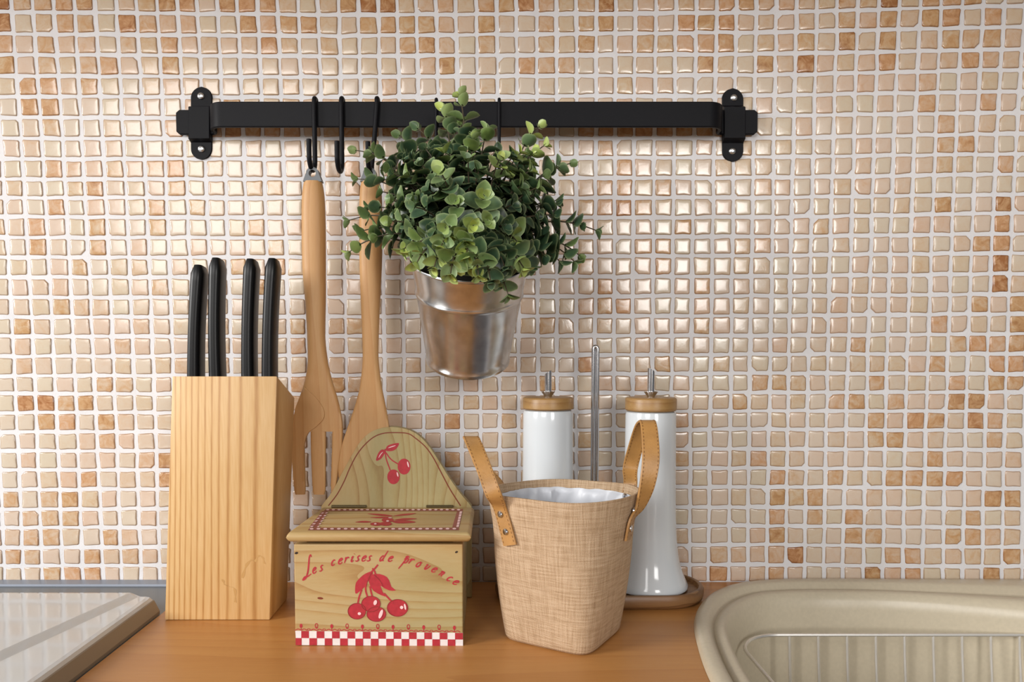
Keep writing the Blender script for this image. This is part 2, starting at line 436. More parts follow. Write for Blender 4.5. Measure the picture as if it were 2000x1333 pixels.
M['plaster'] = plain('warm_plaster', (0.62, 0.58, 0.52), 0.9)
M['floor'] = plain('brown_floor', (0.20, 0.12, 0.07), 0.5, var=0.2, vscale=6)
M['door_wood'] = wood('brown_door', (0.20, 0.11, 0.06), (0.15, 0.08, 0.04), (0.09, 0.045, 0.02), 'Z', 'X', 12.0, 3.0, 60.0, 0.4, field=3.0)

# ------------------------------------------------------------------ setting: tiled wall
bm = bmesh.new()
box(bm, (-1.3, 0.0, -0.9), (1.3, 0.05, 1.3))
wall = tag(obj('wall_back', bm, M['grout'], None, smooth=False), kind='structure')

TOPX = {0:23.75,1:65,2:105.75,3:146,4:186,5:227.5,6:267.5,7:308,8:347.5,9:386,10:425,11:464,12:503.75,13:542.5,14:582.5,15:621.75,16:662,17:700,18:739,19:776,20:813,21:852,22:890.5,23:930.5,24:970.5,25:1008.75,26:1047.5,27:1087,28:1126,29:1165,30:1202,31:1241,32:1281,33:1320,34:1360,35:1399.5,36:1438,37:1477.5,38:1516,39:1556,40:1595,41:1635,42:1675,43:1716,44:1756,45:1797.5,46:1837.5,47:1879,48:1920,49:1961,50:2001}
MIDX = {-1:17,0:56,1:95.6,2:136,3:173,4:213,5:252.4,6:291.6,7:331,8:371,29:1163,30:1200,31:1236.6,32:1275.5,33:1314,34:1352,35:1391,36:1430,37:1467.6,38:1507.5,39:1544,40:1583,41:1621,42:1661,43:1699.7,44:1737.5,45:1777,46:1818,47:1857,48:1896,49:1935,50:1972.7}
BOTX = {-2:8,-1:44.5,0:81.6,1:121.6,2:160.6,3:200.6,4:236,5:274.5,6:311,34:1347,35:1383.6,36:1423.4,37:1460,38:1497.4,39:1534.5,40:1571,41:1609,42:1645.6,43:1686,44:1724.4,45:1763.4,46:1801.4,47:1841.6,48:1880,49:1917.8,50:1957,51:1995.6}
ROWS = [(25, [23.4,66.6,106.8,148.5,188.4,229.5,270,310.5,350.4,386.5,423.5,464,503,542,581.6,620,657.5,696.5,734.6,769.5,806.5,844.6,881.5,919,957,995.5,1031.5,1070.5,1106]),
        (660, [29,70,110,150.5,190,231,271.5,310.5,349.5,387,426,465,502.5,541.5,580.5,618.6,657,695,733,770,806,843,880,917,954,992,1029,1067,1104]),
        (1490, [25,63,105.6,146.5,186.8,225.7,270,307,347,385.8,424.6,462.4,499.3,540.3,578,617,655.7,692.6,729.7,766.8,803,838.4,877,914.4,951.5,991,1027.5,1064.6,1103.4]),
        (1960, [11.4,53,96.6,136.5,178.5,220.5,261.6,301,340.5,380.2,416.6,457.4,494.6,535,575,613.4,652.4,691.4,730.4,766.5,803.5,841.6,879.4,917.5,955,994,1031,1069,1107.4])]
def look(dct, c, pitch):
    if c in dct: return dct[c]
    ks = sorted(dct)
    if c < ks[0]: return dct[ks[0]] + (c - ks[0]) * pitch
    if c > ks[-1]: return dct[ks[-1]] + (c - ks[-1]) * pitch
    lo = max(k for k in ks if k < c); hi = min(k for k in ks if k > c)
    return dct[lo] + (dct[hi] - dct[lo]) * (c - lo) / (hi - lo)
def col_x(c, y):
    a, b, d = look(TOPX, c, 40.2), look(MIDX, c, 38.8), look(BOTX, c, 38.2)
    y0, y1, y2 = 27.0, 520.0, 1100.0
    return (a * (y - y1) * (y - y2) / ((y0 - y1) * (y0 - y2)) + b * (y - y0) * (y - y2) / ((y1 - y0) * (y1 - y2)) + d * (y - y0) * (y - y1) / ((y2 - y0) * (y2 - y1)))
def row_y(r, x):
    def v(lst):
        if r < 0: return lst[0] + r * 42.0
        if r >= len(lst): return lst[-1] + (r - len(lst) + 1) * 37.5
        return lst[r]
    if x <= ROWS[0][0]: return v(ROWS[0][1])
    for (xa, la), (xb, lb) in zip(ROWS[:-1], ROWS[1:]):
        if x <= xb:
            t = (x - xa) / (xb - xa); return v(la) * (1 - t) + v(lb) * t
    return v(ROWS[-1][1])
_cross = {}
def crossing(c, r):
    if (c, r) not in _cross:
        y = row_y(r, 1000); x = col_x(c, y)
        for _ in range(2): y = row_y(r, x); x = col_x(c, y)
        q = P(x, y, 0.0)
        _cross[(c, r)] = (q.x, q.z)
    return _cross[(c, r)]

trng = random.Random(11)
def tile_geometry(c, r):
    q = [crossing(c, r), crossing(c + 1, r), crossing(c + 1, r + 1), crossing(c, r + 1)]     # TL TR BR BL
    cx = sum(p[0] for p in q) / 4; cz = sum(p[1] for p in q) / 4
    g = 0.00150
    sx, sz = [1, -1, -1, 1], [-1, -1, 1, 1]
    cor = []
    for k in range(4):
        cor.append(V((q[k][0] + sx[k] * (g + trng.uniform(-0.0007, 0.0007)), q[k][1] + sz[k] * (g + trng.uniform(-0.0007, 0.0007)))))
    zmin = 0.0004
    for p in cor: p.y = max(p.y, zmin)
    out = []
    chip = trng.randrange(4) if trng.random() < 0.13 else -1
    for k in range(4):
        a, b, d = cor[k - 1], cor[k], cor[(k + 1) % 4]
        rr = trng.uniform(0.0022, 0.005) if k == chip else trng.uniform(0.0006, 0.0014)
        out.append(b + (a - b).normalized() * rr)
        out.append(b + (d - b).normalized() * rr)
        mid = (b + d) / 2
        nrm = V((-(d - b).y, (d - b).x)).normalized()
        out.append(mid + nrm * trng.uniform(-0.00035, 0.00035))
    return cx, cz, out
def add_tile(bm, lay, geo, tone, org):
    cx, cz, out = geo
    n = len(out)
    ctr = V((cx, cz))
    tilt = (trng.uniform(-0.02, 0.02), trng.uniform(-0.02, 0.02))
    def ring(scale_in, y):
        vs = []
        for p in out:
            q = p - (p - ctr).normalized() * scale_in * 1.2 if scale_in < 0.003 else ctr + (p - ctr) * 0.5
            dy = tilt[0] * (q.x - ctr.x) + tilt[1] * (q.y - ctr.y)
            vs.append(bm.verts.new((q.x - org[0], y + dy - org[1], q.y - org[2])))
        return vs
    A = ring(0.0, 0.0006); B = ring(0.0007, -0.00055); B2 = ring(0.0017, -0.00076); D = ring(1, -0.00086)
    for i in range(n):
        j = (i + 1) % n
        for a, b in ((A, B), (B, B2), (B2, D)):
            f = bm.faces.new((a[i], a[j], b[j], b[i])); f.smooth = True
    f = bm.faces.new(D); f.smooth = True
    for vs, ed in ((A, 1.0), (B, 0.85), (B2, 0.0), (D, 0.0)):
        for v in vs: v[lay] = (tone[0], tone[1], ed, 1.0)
def new_tile_bm():
    b = bmesh.new()
    return b, b.verts.layers.float_color.new('tone')
TONES = '8,12,100;45,12,50;85,12,55;125,12,60;166,12,70;205,12,10;245,12,30;285,12,50;330,12,70;367,12,75;405,12,15;444,12,75;483,12,70;522,12,60;562,12,35;602,12,25;640,12,35;680,12,80;718,12,95;757,12,85;794,12,35;832,12,35;870,12,40;910,12,35;950,12,60;988,12,65;1028,12,70;1067,12,40;1107,12,40;1145,12,50;1184,12,95;1220,12,40;1261,12,30;1300,12,35;1340,12,50;1380,12,40;1420,12,65;1458,12,60;1498,12,40;1537,12,40;1577,12,40;1615,12,35;1657,12,50;1695,12,45;1737,12,95;1777,12,30;1818,12,70;1857,12,50;1900,12,65;1941,12,65;1982,12,90;10,47,100;46,47,15;88,47,40;128,47,50;168,47,40;209,47,15;248,47,85;289,47,50;328,47,40;368,47,40;408,47,20;446,47,25;485,47,70;523,47,40;562,47,60;602,47,70;640,47,40;680,47,25;718,47,45;757,47,60;795,47,50;832,47,55;870,47,40;908,47,20;950,47,65;990,47,25;1030,47,20;1068,47,50;1106,47,25;1145,47,55;1184,47,60;1220,47,20;1261,47,45;1300,47,10;1340,47,60;1380,47,60;1418,47,65;1459,47,30;1498,47,40;1536,47,10;1576,47,40;1614,47,30;1655,47,50;1695,47,35;1737,47,70;1777,47,40;1818,47,70;1858,47,65;1900,47,20;1940,47,50;1981,47,25;12,88,50;49,88,10;91,88,50;130,88,35;170,88,40;212,88,20;249,88,40;290,88,35;331,88,65;369,88,25;408,88,35;446,88,25;484,88,30;524,88,70;565,88,40;604,88,20;644,88,35;682,88,20;720,88,20;758,88,30;795,88,50;834,88,70;871,88,35;912,88,10;950,88,50;990,88,10;1028,88,10;1067,88,50;1107,88,25;1145,88,65;1183,88,20;1221,88,25;1261,88,50;1300,88,40;1340,88,40;1378,88,50;1417,88,70;1456,88,15;1495,88,40;1535,88,30;1575,88,60;1613,88,30;1654,88,85;1694,88,25;1734,88,65;1775,88,20;1814,88,35;1856,88,55;1896,88,40;1938,88,60;1979,88,35;13,128,60;53,128,10;93,128,40;132,128,30;173,128,40;213,128,60;251,128,15;292,128,30;332,128,65;370,128,30;411,128,10;449,128,10;487,128,20;526,128,20;566,128,15;605,128,25;645,128,20;683,128,15;721,128,20;759,128,25;797,128,5;834,128,40;872,128,70;911,128,5;950,128,20;990,128,10;1028,128,55;1068,128,50;1106,128,50;1144,128,10;1184,128,10;1220,128,15;1259,128,25;1300,128,20;1338,128,20;1378,128,65;1416,128,30;1456,128,15;1496,128,70;1534,128,30;1574,128,85;1611,128,25;1651,128,35;1691,128,25;1733,128,60;1772,128,20;1812,128,25;1852,128,30;1895,128,60;1935,128,40;1976,128,30;55,170,60;95,170,60;175,170,60;57,206,60;97,208,70;100,250,40;105,330,50;110,405,60;75,440,50;76,478,60;190,370,60;195,440,60;195,478,65;155,523,45;120,600,50;158,600,40;45,638,60;52,788,80;90,788,80;130,790,50;168,788,70;90,825,60;130,825,50;172,935,60;136,975,65;98,975,45;60,1010,40;98,1010,50;137,1010,50;60,1050,50;98,1050,50;177,1085,50;25,1090,50;100,1123,50;140,1123,55;178,1123,60;22,975,50;1848,235,50;1810,205,50;1930,200,50;1887,280,60;1847,282,50;1840,320,40;1961,320,50;1843,400,65;1962,397,80;1960,437,70;1958,476,75;1957,515,90;1953,555,85;1920,476,60;1985,595,60;1990,630,70;1835,630,45;1676,672,50;1910,672,60;1872,674,50;1948,672,50;1985,672,70;1830,710,50;1946,710,60;1985,710,60;1521,748,50;1558,748,40;1712,748,50;1945,748,60;1985,748,60;1635,783,50;1673,784,60;1750,786,50;1870,784,70;1906,786,80;1712,822,60;1788,822,60;1828,822,65;1942,822,50;1520,860,30;1710,860,50;1748,860,60;1940,860,50;1518,935,50;1633,934,50;1750,935,60;1790,935,55;1825,935,60;1862,937,60;1518,972,60;1556,970,50;1590,970,55;1940,975,70;1980,975,70;1516,1010,50;1592,1010,50;1667,1008,50;1900,1010,50;1515,1045,70;1670,1045,60;1705,1045,50;1862,1047,50;1900,1047,55;1552,1083,85;1516,1085,50;1745,1085,50;1782,1085,50;1978,1085,60;1703,1122,80;1780,1122,50;1938,1122,70;1180,258,65;1218,258,60;1256,258,65;1298,258,60;1335,258,65;1375,258,65;1180,290,45;1182,365,50;1220,365,50;1180,405,50;1260,400,50;1255,478,50;1293,480,55;1180,560,60;1180,595,60;1220,598,50;1450,480,40;1490,480,40;1185,640,40;341,330,60;343,368,55;497,370,45;533,370,40;310,405,60;380,405,50;310,440,50;450,258,70;488,258,65;530,258,55;570,258,60;670,258,70;710,258,55;755,258,75'  # x, y, tone per tile; tiles just under the rail include its shadow
_known = {}
for item in TONES.split(';'):
    x_, y_, t_ = (int(q_) for q_ in item.split(','))
    r_ = min(range(-2, 29), key=lambda r: abs((row_y(r, x_) + row_y(r + 1, x_)) / 2 - y_))
    c_ = min(range(-4, 54), key=lambda c: abs((col_x(c, y_) + col_x(c + 1, y_)) / 2 - x_))
    _known[(c_, r_)] = t_ / 100.0
def tone_for(c, r):
    cx, cz = crossing(c, r)
    clump = mnoise.noise(V((c * 0.33, r * 0.33, 3.1)))
    x = trng.random()
    t = 0.0 + 0.29 * x ** 1.6 + 0.10 * clump
    px_ = col_x(c, row_y(r, 1000))
    if trng.random() < (0.05 if (px_ < 180 or px_ > 1500) else 0.24): t += trng.uniform(0.12, 0.42)
    if (c, r) in _known: t = _known[(c, r)] * 0.92 + trng.uniform(-0.03, 0.03)
    return (max(0.0, min(1.0, t)), trng.random(), trng.random())
tiles = [(c, r) for r in range(-3, 29) for c in range(-16, 66)]
# the 300 tiles shown best: the open field right of the plant, straight ahead of the lens
bestset = set()
def shown(t):
    x = col_x(t[0], row_y(t[1], 1500)); y = row_y(t[1], 1500)
    return 1165 < x < 1965 and 26 < y < 720 and not (y < 340 and x < 1490)
for t in sorted([t for t in tiles if shown(t)], key=lambda t: abs(row_y(t[1], 1500) - 400))[:300]: bestset.add(t)
stuff_bm, stuff_lay = new_tile_bm()
for (c, r) in tiles:
    geo = tile_geometry(c, r); tone = tone_for(c, r)
    if (c, r) in bestset:
        b1, l1 = new_tile_bm()
        org = (geo[0], 0.0, geo[1])
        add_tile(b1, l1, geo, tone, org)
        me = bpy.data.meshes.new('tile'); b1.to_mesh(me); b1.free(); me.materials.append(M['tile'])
        o = bpy.data.objects.new('tile', me); C.objects.link(o); o.parent = wall; o.location = org
    else:
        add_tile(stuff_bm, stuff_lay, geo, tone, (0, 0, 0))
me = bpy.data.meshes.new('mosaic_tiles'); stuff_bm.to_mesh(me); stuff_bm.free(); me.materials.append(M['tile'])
o = bpy.data.objects.new('mosaic_tiles', me); C.objects.link(o); o.parent = wall; o['kind'] = 'stuff'

# unseen room pieces, added for their reflections and shade
bm = bmesh.new(); box(bm, (-2.6, -3.4, -0.95), (2.6, 0.05, -0.9)); tag(obj('floor', bm, M['floor'], smooth=False), kind='structure')
bm = bmesh.new(); box(bm, (-1.6, -0.36, 0.635), (1.6, -0.001, 1.30)); tag(obj('shade_soffit', bm, M['plaster'], smooth=False), kind='structure')  # soffit added out of view to shade the top tile rows
bm = bmesh.new(); box(bm, (-2.6, -3.45, -0.9), (2.6, -3.4, 1.7)); tag(obj('wall_front', bm, M['plaster'], smooth=False), kind='structure')
bm = bmesh.new(); box(bm, (-0.75, -3.40, -0.9), (0.10, -3.36, 1.2), 0.004); tag(obj('door_1', bm, M['door_wood'], smooth=False), kind='structure')

# ------------------------------------------------------------------ sink outline (used by the worktop cut-out too)
left_pts = [(0.62, -0.004), (0.40, -0.004), (0.33, -0.004), (0.285, -0.0065), (0.245, -0.019), (0.2135, -0.045), (0.190, -0.080), (0.174, -0.120), (0.1635, -0.170), (0.1555, -0.228), (0.152, -0.30), (0.157, -0.38), (0.175, -0.445), (0.215, -0.495), (0.28, -0.520), (0.40, -0.525), (0.62, -0.525)]
right_pts = [(0.80, -0.515), (0.92, -0.47), (0.96, -0.38), (0.97, -0.27), (0.96, -0.16), (0.92, -0.06), (0.80, -0.010)]
bowl_pts = [(.62, -.115), (.42, -.060), (.335, -.050), (.285, -.0515), (.2537, -.0600), (.226, -.0855), (.2045, -.122), (.1945, -.155), (.1885, -.19), (.184, -.235), (.182, -.30), (.187, -.375), (.205, -.435), (.24, -.475), (.30, -.495), (.4, -.5), (.62, -.5),
            (.78, -.49), (.9, -.45), (.935, -.38), (.945, -.29), (.93, -.2), (.88, -.15), (.76, -.13)]
sink_out = [V((p.x, p.y, 0)) for p in catmull([V((x, y, 0)) for x, y in left_pts + right_pts], 5, closed=True)]
sink_in = [V((p.x, p.y, 0)) for p in catmull([V((x, y, 0)) for x, y in bowl_pts], 5, closed=True)]
def sink_ring(t, z):
    """t=0 outer edge, t=1 edge of the bowl, t>1 further in"""
    out = []
    for p, b in zip(sink_out, sink_in):
        if t <= 1: q = V((p.x + (b.x - p.x) * t, p.y + (b.y - p.y) * t, z))
        else:
            k = 1 - (t - 1) * 0.1
            q = V((0.56 + (b.x - 0.56) * k, -0.30 + (b.y + 0.30) * k, z))
        out.append(q)
    return out

# ------------------------------------------------------------------ worktop
bm = bmesh.new()
WL, WF, WT = -0.2955, -0.62, 0.036
outer = [bm.verts.new((x, y, 0)) for x, y in ((WL, -0.0005), (1.25, -0.0005), (1.25, WF), (WL, WF))]
inner = [bm.verts.new((p.x, p.y, 0)) for p in sink_ring(0.30, 0)]
es = [bm.edges.new((outer[i], outer[(i + 1) % 4])) for i in range(4)] + [bm.edges.new((inner[i], inner[(i + 1) % len(inner)])) for i in range(len(inner))]
bmesh.ops.triangle_fill(bm, edges=es, use_beauty=True)
for f in bm.faces:
    if f.normal.z < 0: f.normal_flip()
ext = bmesh.ops.extrude_face_region(bm, geom=list(bm.faces))
bmesh.ops.translate(bm, verts=[g for g in ext['geom'] if isinstance(g, bmesh.types.BMVert)], vec=(0, 0, -WT))
fix(bm)
o = obj('worktop', bm, M['counter'], None, smooth=False)
tag(o, 'orange brown wood worktop along the tiled wall', 'countertop')

# ------------------------------------------------------------------ sink with its wire basket
sink = thing('kitchen_sink', 'beige composite sink with stepped rounded rim set in the wood worktop', 'sink', (0.56, -0.29, 0))
bm = bmesh.new()
rings = [(0.0, 0.0004), (0.02, 0.0030), (0.07, 0.0058), (0.18, 0.0070), (0.34, 0.0074), (0.44, 0.0062), (0.50, 0.0016), (0.57, 0.0002), (0.68, 0.0034), (0.84, 0.0046), (0.93, 0.0030), (1.0, -0.0030), (1.06, -0.012), (1.12, -0.045), (1.25, -0.10), (1.5, -0.140), (2.2, -0.160), (6.0, -0.164)]
loft(bm, [sink_ring(t, z) for t, z in rings], cap=True, capends=(False, True))
fix(bm)
obj('basin', bm, M['sink'], sink, angle=60)

wb = thing('wire_basket', 'steel wire rinsing basket sitting inside the beige sink', 'wire basket', (0.45, -0.25, -0.16))
def rrect(x0, x1, y0, y1, r, z, n=8):
    pts = []
    for cx, cy, a0 in ((x0 + r, y1 - r, PI), (x1 - r, y1 - r, PI / 2), (x1 - r, y0 + r, 0), (x0 + r, y0 + r, -PI / 2)):
        for k in range(n + 1):
            a = a0 - (PI / 2) * k / n
            pts.append(V((cx + r * math.cos(a), cy + r * math.sin(a), z)))
    return pts
WX0, WX1, WY0, WY1, WZ = 0.2190, 0.80, -0.46, -0.083, -0.0235
bm = bmesh.new(); tube(bm, rrect(WX0, WX1, WY0, WY1, 0.042, WZ), 0.0016, 8, closed=True); obj('rim_wire', bm, M['wire'], wb)
wire0 = None
xs = [0.2715 + 0.0262 * k for k in range(19)]
for x in xs:
    bm = bmesh.new()
    tube(bm, catmull([(x, WY1, WZ), (x, WY1 - 0.003, WZ - 0.03), (x, WY1 - 0.012, -0.115), (x, WY1 - 0.030, -0.142), (x, (WY0 + WY1) / 2, -0.146), (x, WY0 + 0.030, -0.142), (x, WY0 + 0.012, -0.115), (x, WY0, WZ)], 5), 0.0014, 6)
    obj('wire', bm, M['wire'], wb)

# ------------------------------------------------------------------ cooker on the left
ck = thing('cooker', 'white enamel cooker top with raised border left of the wood worktop', 'cooker', (-0.6, -0.3, -0.03))
bm = bmesh.new()
CX, CB, CZ = -0.3045, -0.0820, 0.0145
def lid_section(y, k):
    """profile across x, from the bottom of the right side over the border down to the sunk field; k = border width"""
    sh = CX - k
    return [V((CX + 0.004, y, -0.010)), V((CX + 0.0035, y, 0.006)), V((CX + 0.0015, y, CZ - 0.003)), V((CX - 0.0015, y, CZ - 0.0006)), V((CX - 0.005, y, CZ)),
            V((sh, y, CZ)), V((sh - 0.0015, y, CZ + 0.0004)), V((sh - 0.0075, y, CZ + 0.0029)), V((sh - 0.0095, y, CZ + 0.0034)), V((sh - 0.10, y, CZ + 0.0034)), V((-0.95, y, CZ + 0.0034)), V((-0.95, y, -0.010))]
secs = []
for y, dx, dz in ((CB, 0.012, 0.010), (CB - 0.0012, 0.0075, 0.004), (CB - 0.004, 0.0035, 0.0012), (CB - 0.009, 0.0008, 0.0), (CB - 0.016, 0, 0), (CB - 0.09, 0, 0), (CB - 0.20, 0, 0), (-0.60, 0, 0)):
    k = 0.010 + max(0, (CB - y)) * 0.23
    s = lid_section(y, k)
    s = [V((p.x - (dx if p.x > CX - 0.008 else dx * 0.6 if p.x > CX - 0.06 else 0), p.y, max(-0.010, p.z - dz))) for p in s]
    secs.append(s)
loft(bm, secs, cap=True); fix(bm)
obj('cooker_top', bm, M['enamel'], ck, angle=9)
bm = bmesh.new()
extrude_outline(bm, [V((CX + 0.0012, CB - 0.010, -0.0008)), V((CX + 0.0012, CB - 0.010, CZ - 0.0024)), V((CX + 0.0022, CB - 0.010, CZ - 0.0030)), V((WL - 0.0022, CB - 0.010, 0.0022)), V((WL - 0.0022, CB - 0.010, -0.0008))], V((0, -0.5, 0)))
fix(bm); tag(obj('side_trim', bm, M['side_trim'], ck, smooth=False), 'brownish grey side edge')
bm = bmesh.new()
box(bm, (-0.95, -0.60, -0.06), (WL - 0.0012, -0.0008, -0.0012), 0.0006)
tb = tag(obj('rear_panel', bm, M['grey_trim'], ck, smooth=False), 'blue grey flat metal panel behind the white top')
bm = bmesh.new()
extrude_outline(bm, [V((-0.95, -0.0006, -0.001)), V((-0.95, -0.0125, -0.001)), V((-0.95, -0.0120, 0.0012)), V((-0.95, -0.002, 0.0024)), V((-0.95, -0.0006, 0.0024))], V((0.95 + WL - 0.0012, 0, 0)))
fix(bm); obj('rear_trim', bm, M['trim_highlight'], ck, smooth=False)

# ------------------------------------------------------------------ rail with brackets
RD = 0.0305                                     # front face of the bar from the wall
rail = thing('utensil_rail', 'black flat metal rail with bent ends screwed to the tiled wall', 'rail', P(912, 241, 0.002))
zt, zb = P(900, 198, RD).z, P(900, 248, RD).z
xl, xr = P(413, 222, RD - 0.012).x, P(1408, 222, RD - 0.012).x
tabl, tabr = P(346, 241, 0.004).x, P(1478, 241, 0.004).x
TH = 0.0038
path = [V((tabl, -0.0045, 0)), V((xl - 0.012, -0.0045, 0))]
def arc(cx, cy, r, a0, a1, n=7):
    return [V((cx + r * math.cos(a0 + (a1 - a0) * k / n), cy + r * math.sin(a0 + (a1 - a0) * k / n), 0)) for k in range(n + 1)]
ym = -(RD - TH / 2)
path += arc(xl - 0.006 + 0.0, -0.0045 - 0.006, 0.006, PI / 2, 0)
path += arc(xl + 0.014, ym + 0.014, 0.014, PI, 1.5 * PI)
path += arc(xr - 0.014, ym + 0.014, 0.014, 1.5 * PI, 2 * PI)
path += arc(xr + 0.006, -0.0045 - 0.006, 0.006, PI, PI / 2)
path += [V((xr + 0.012, -0.0045, 0)), V((tabr, -0.0045, 0))]
secs = []
npth = len(path)
for i, p in enumerate(path):
    a = path[max(0, i - 1)]; b = path[min(npth - 1, i + 1)]
    t = (b - a).normalized(); nrm = V((-t.y, t.x, 0))
    h = TH / 2; c = 0.0008
    zz0, zz1 = zb, zt
    if i in (0, npth - 1): zz0 += 0.0025; zz1 -= 0.0025
    secs.append([p + nrm * o_ + V((0, 0, z_)) for o_, z_ in ((-h, zz0 + c), (-h, zz1 - c), (-h + c, zz1), (h - c, zz1), (h, zz1 - c), (h, zz0 + c), (h - c, zz0), (-h + c, zz0))])
def inner(seclist, i, eps, sgn):
    s = [p.copy() for p in seclist[i]]
    return s
bm = bmesh.new()
# round the tab ends with one extra section
e0 = [p + V((0.003, 0, (0.0025 if p.z > (zt + zb) / 2 else -0.0025))) for p in secs[0]]
e1 = [p + V((-0.003, 0, (0.0025 if p.z > (zt + zb) / 2 else -0.0025))) for p in secs[-1]]
secs = [secs[0], e0] + secs[1:-1] + [e1, secs[-1]]
loft(bm, secs); fix(bm)
obj('bar', bm, M['black_metal'], rail, angle=35)
for side, (cx, ct, cbm, s1, s2) in (('l', (392.5, 169, 311, (392, 187.5), (393, 290.5))), ('r', (1432, 172, 315, (1433.5, 191), (1430.5, 295)))):
    bm = bmesh.new()
    top, bot = P(cx, ct, 0.003), P(cx, cbm, 0.003)
    hw = 0.0105
    zc1, zc2 = top.z - hw, bot.z + hw
    out = [V((top.x + hw * math.cos(a), 0, zc1 + hw * math.sin(a))) for a in [PI * k / 14 for k in range(15)]]
    out += [V((bot.x + hw * math.cos(a), 0, zc2 + hw * math.sin(a))) for a in [PI + PI * k / 14 for k in range(15)]]
    # plate follows a stepped profile: flat ends on the wall, hump over the bar
    zh1, zh2 = P(cx, 206, 0.008).z, P(cx, 273, 0.008).z
    def yoff(z):
        def sm(e, z, w=0.0022):
            return max(0, min(1, (z - e) / w + 0.5))
        return -0.0022 - 0.0062 * (sm(zh2, z) * (1 - sm(zh1, z)))
    zs = sorted(set([top.z - k * (top.z - bot.z) / 60 for k in range(61)]))
    secs = []
    for z in zs:
        if z > zc1: w = math.sqrt(max(1e-8, hw * hw - (z - zc1) ** 2))
        elif z < zc2: w = math.sqrt(max(1e-8, hw * hw - (z - zc2) ** 2))
        else: w = hw
        w = max(w, 0.0008)
        xx = bot.x + (top.x - bot.x) * (z - bot.z) / (top.z - bot.z)
        y0 = yoff(z)
        c = min(0.0007, w * 0.4)
        secs.append([V((xx - w, -0.0002, z)), V((xx - w, y0 + c, z)), V((xx - w + c, y0, z)), V((xx + w - c, y0, z)), V((xx + w, y0 + c, z)), V((xx + w, -0.0002, z))])
    loft(bm, secs); fix(bm)
    br = obj('bracket', bm, M['black_metal'], rail, angle=35)
    for s in (s1, s2):
        bm = bmesh.new()
        p = P(s[0], s[1], 0.003)
        mt = Matrix.Translation((p.x, -0.0022, p.z)) @ Matrix.Rotation(PI / 2, 4, 'X')
        lathe(bm, [(0, 0.0008), (0.0012, 0.0009), (0.0014, 0.0022), (0.0026, 0.0019), (0.0034, 0.0010), (0.0036, -0.0005), (0, -0.0005)], 20, mt)
        fix(bm); tag(obj('screw', bm, M['screw'], br), 'silver screw head')

# ------------------------------------------------------------------ S hooks
def make_hook(px_top, lean, bottom_px, r, end_px, label, back=True, dfront=0.0555, bot_d=None):
    x = P(px_top, 222, RD + r).x
    t = thing('s_hook', label, 'hook', (x, -(RD + r), P(px_top, 190, RD).z), 'black hooks hung over the rail')
    z_top = zt + r * 1.05
    dm = RD + r * 1.05                       # main leg in front of the bar
    db = RD - TH - r * 1.05
    zb_ = P(px_top, bottom_px, dm + 0.008).z + r
    ze = P(px_top, end_px, dfront).z
    rc = (dfront - dm) / 2
    xb = x + lean
    pts = [V((x, -db, zt - 0.020)), V((x, -db, zt - 0.006)), V((x, -(db + dm) / 2 + (dm - db) * 0.36, zt + r * 0.75)), V((x, -(db + dm) / 2, zt + r * 1.15)), V((x, -(db + dm) / 2 - (dm - db) * 0.36, zt + r * 0.75)), V((x, -dm, zt - 0.006))]
    pts += [V((x + (xb - x) * 0.5, -dm, (zt + zb_) / 2)), V((xb, -dm, zb_ + rc))]
    for k in range(1, 8):
        a = PI + PI * k / 8
        pts.append(V((xb, -(dm + rc) - rc * math.cos(a) * -1 * -1 if False else -(dm + rc) + rc * math.cos(PI * k / 8), zb_ + rc - rc * math.sin(PI * k / 8))))
    pts += [V((xb, -dfront, zb_ + rc)), V((xb, -dfront, max(ze, zb_ + rc + 0.004)))]
    bm = bmesh.new(); tube(bm, catmull(pts, 4), r, 10); fix(bm)
    obj('wire', bm, M['black_metal'], t)
    return t, xb, zb_, dm, rc
h1 = make_hook(614, 0.0, 339, 0.0023, 272, 'black hook holding the slotted wooden fork by its ring')
h2 = make_hook(667, 0.0, 341, 0.0023, 276, 'empty black hook between the two wooden utensils')
h3 = make_hook(736, -0.005, 345, 0.0023, 277, 'black hook holding the wooden turner half hidden by the plant')
h4 = make_hook(852, 0.0, 462, 0.0016, 430, 'thin black hook above the plant nearest its tallest sprig')
h5 = make_hook(975, 0.0, 462, 0.0016, 430, 'thin black hook above the plant, last to the right on the rail')

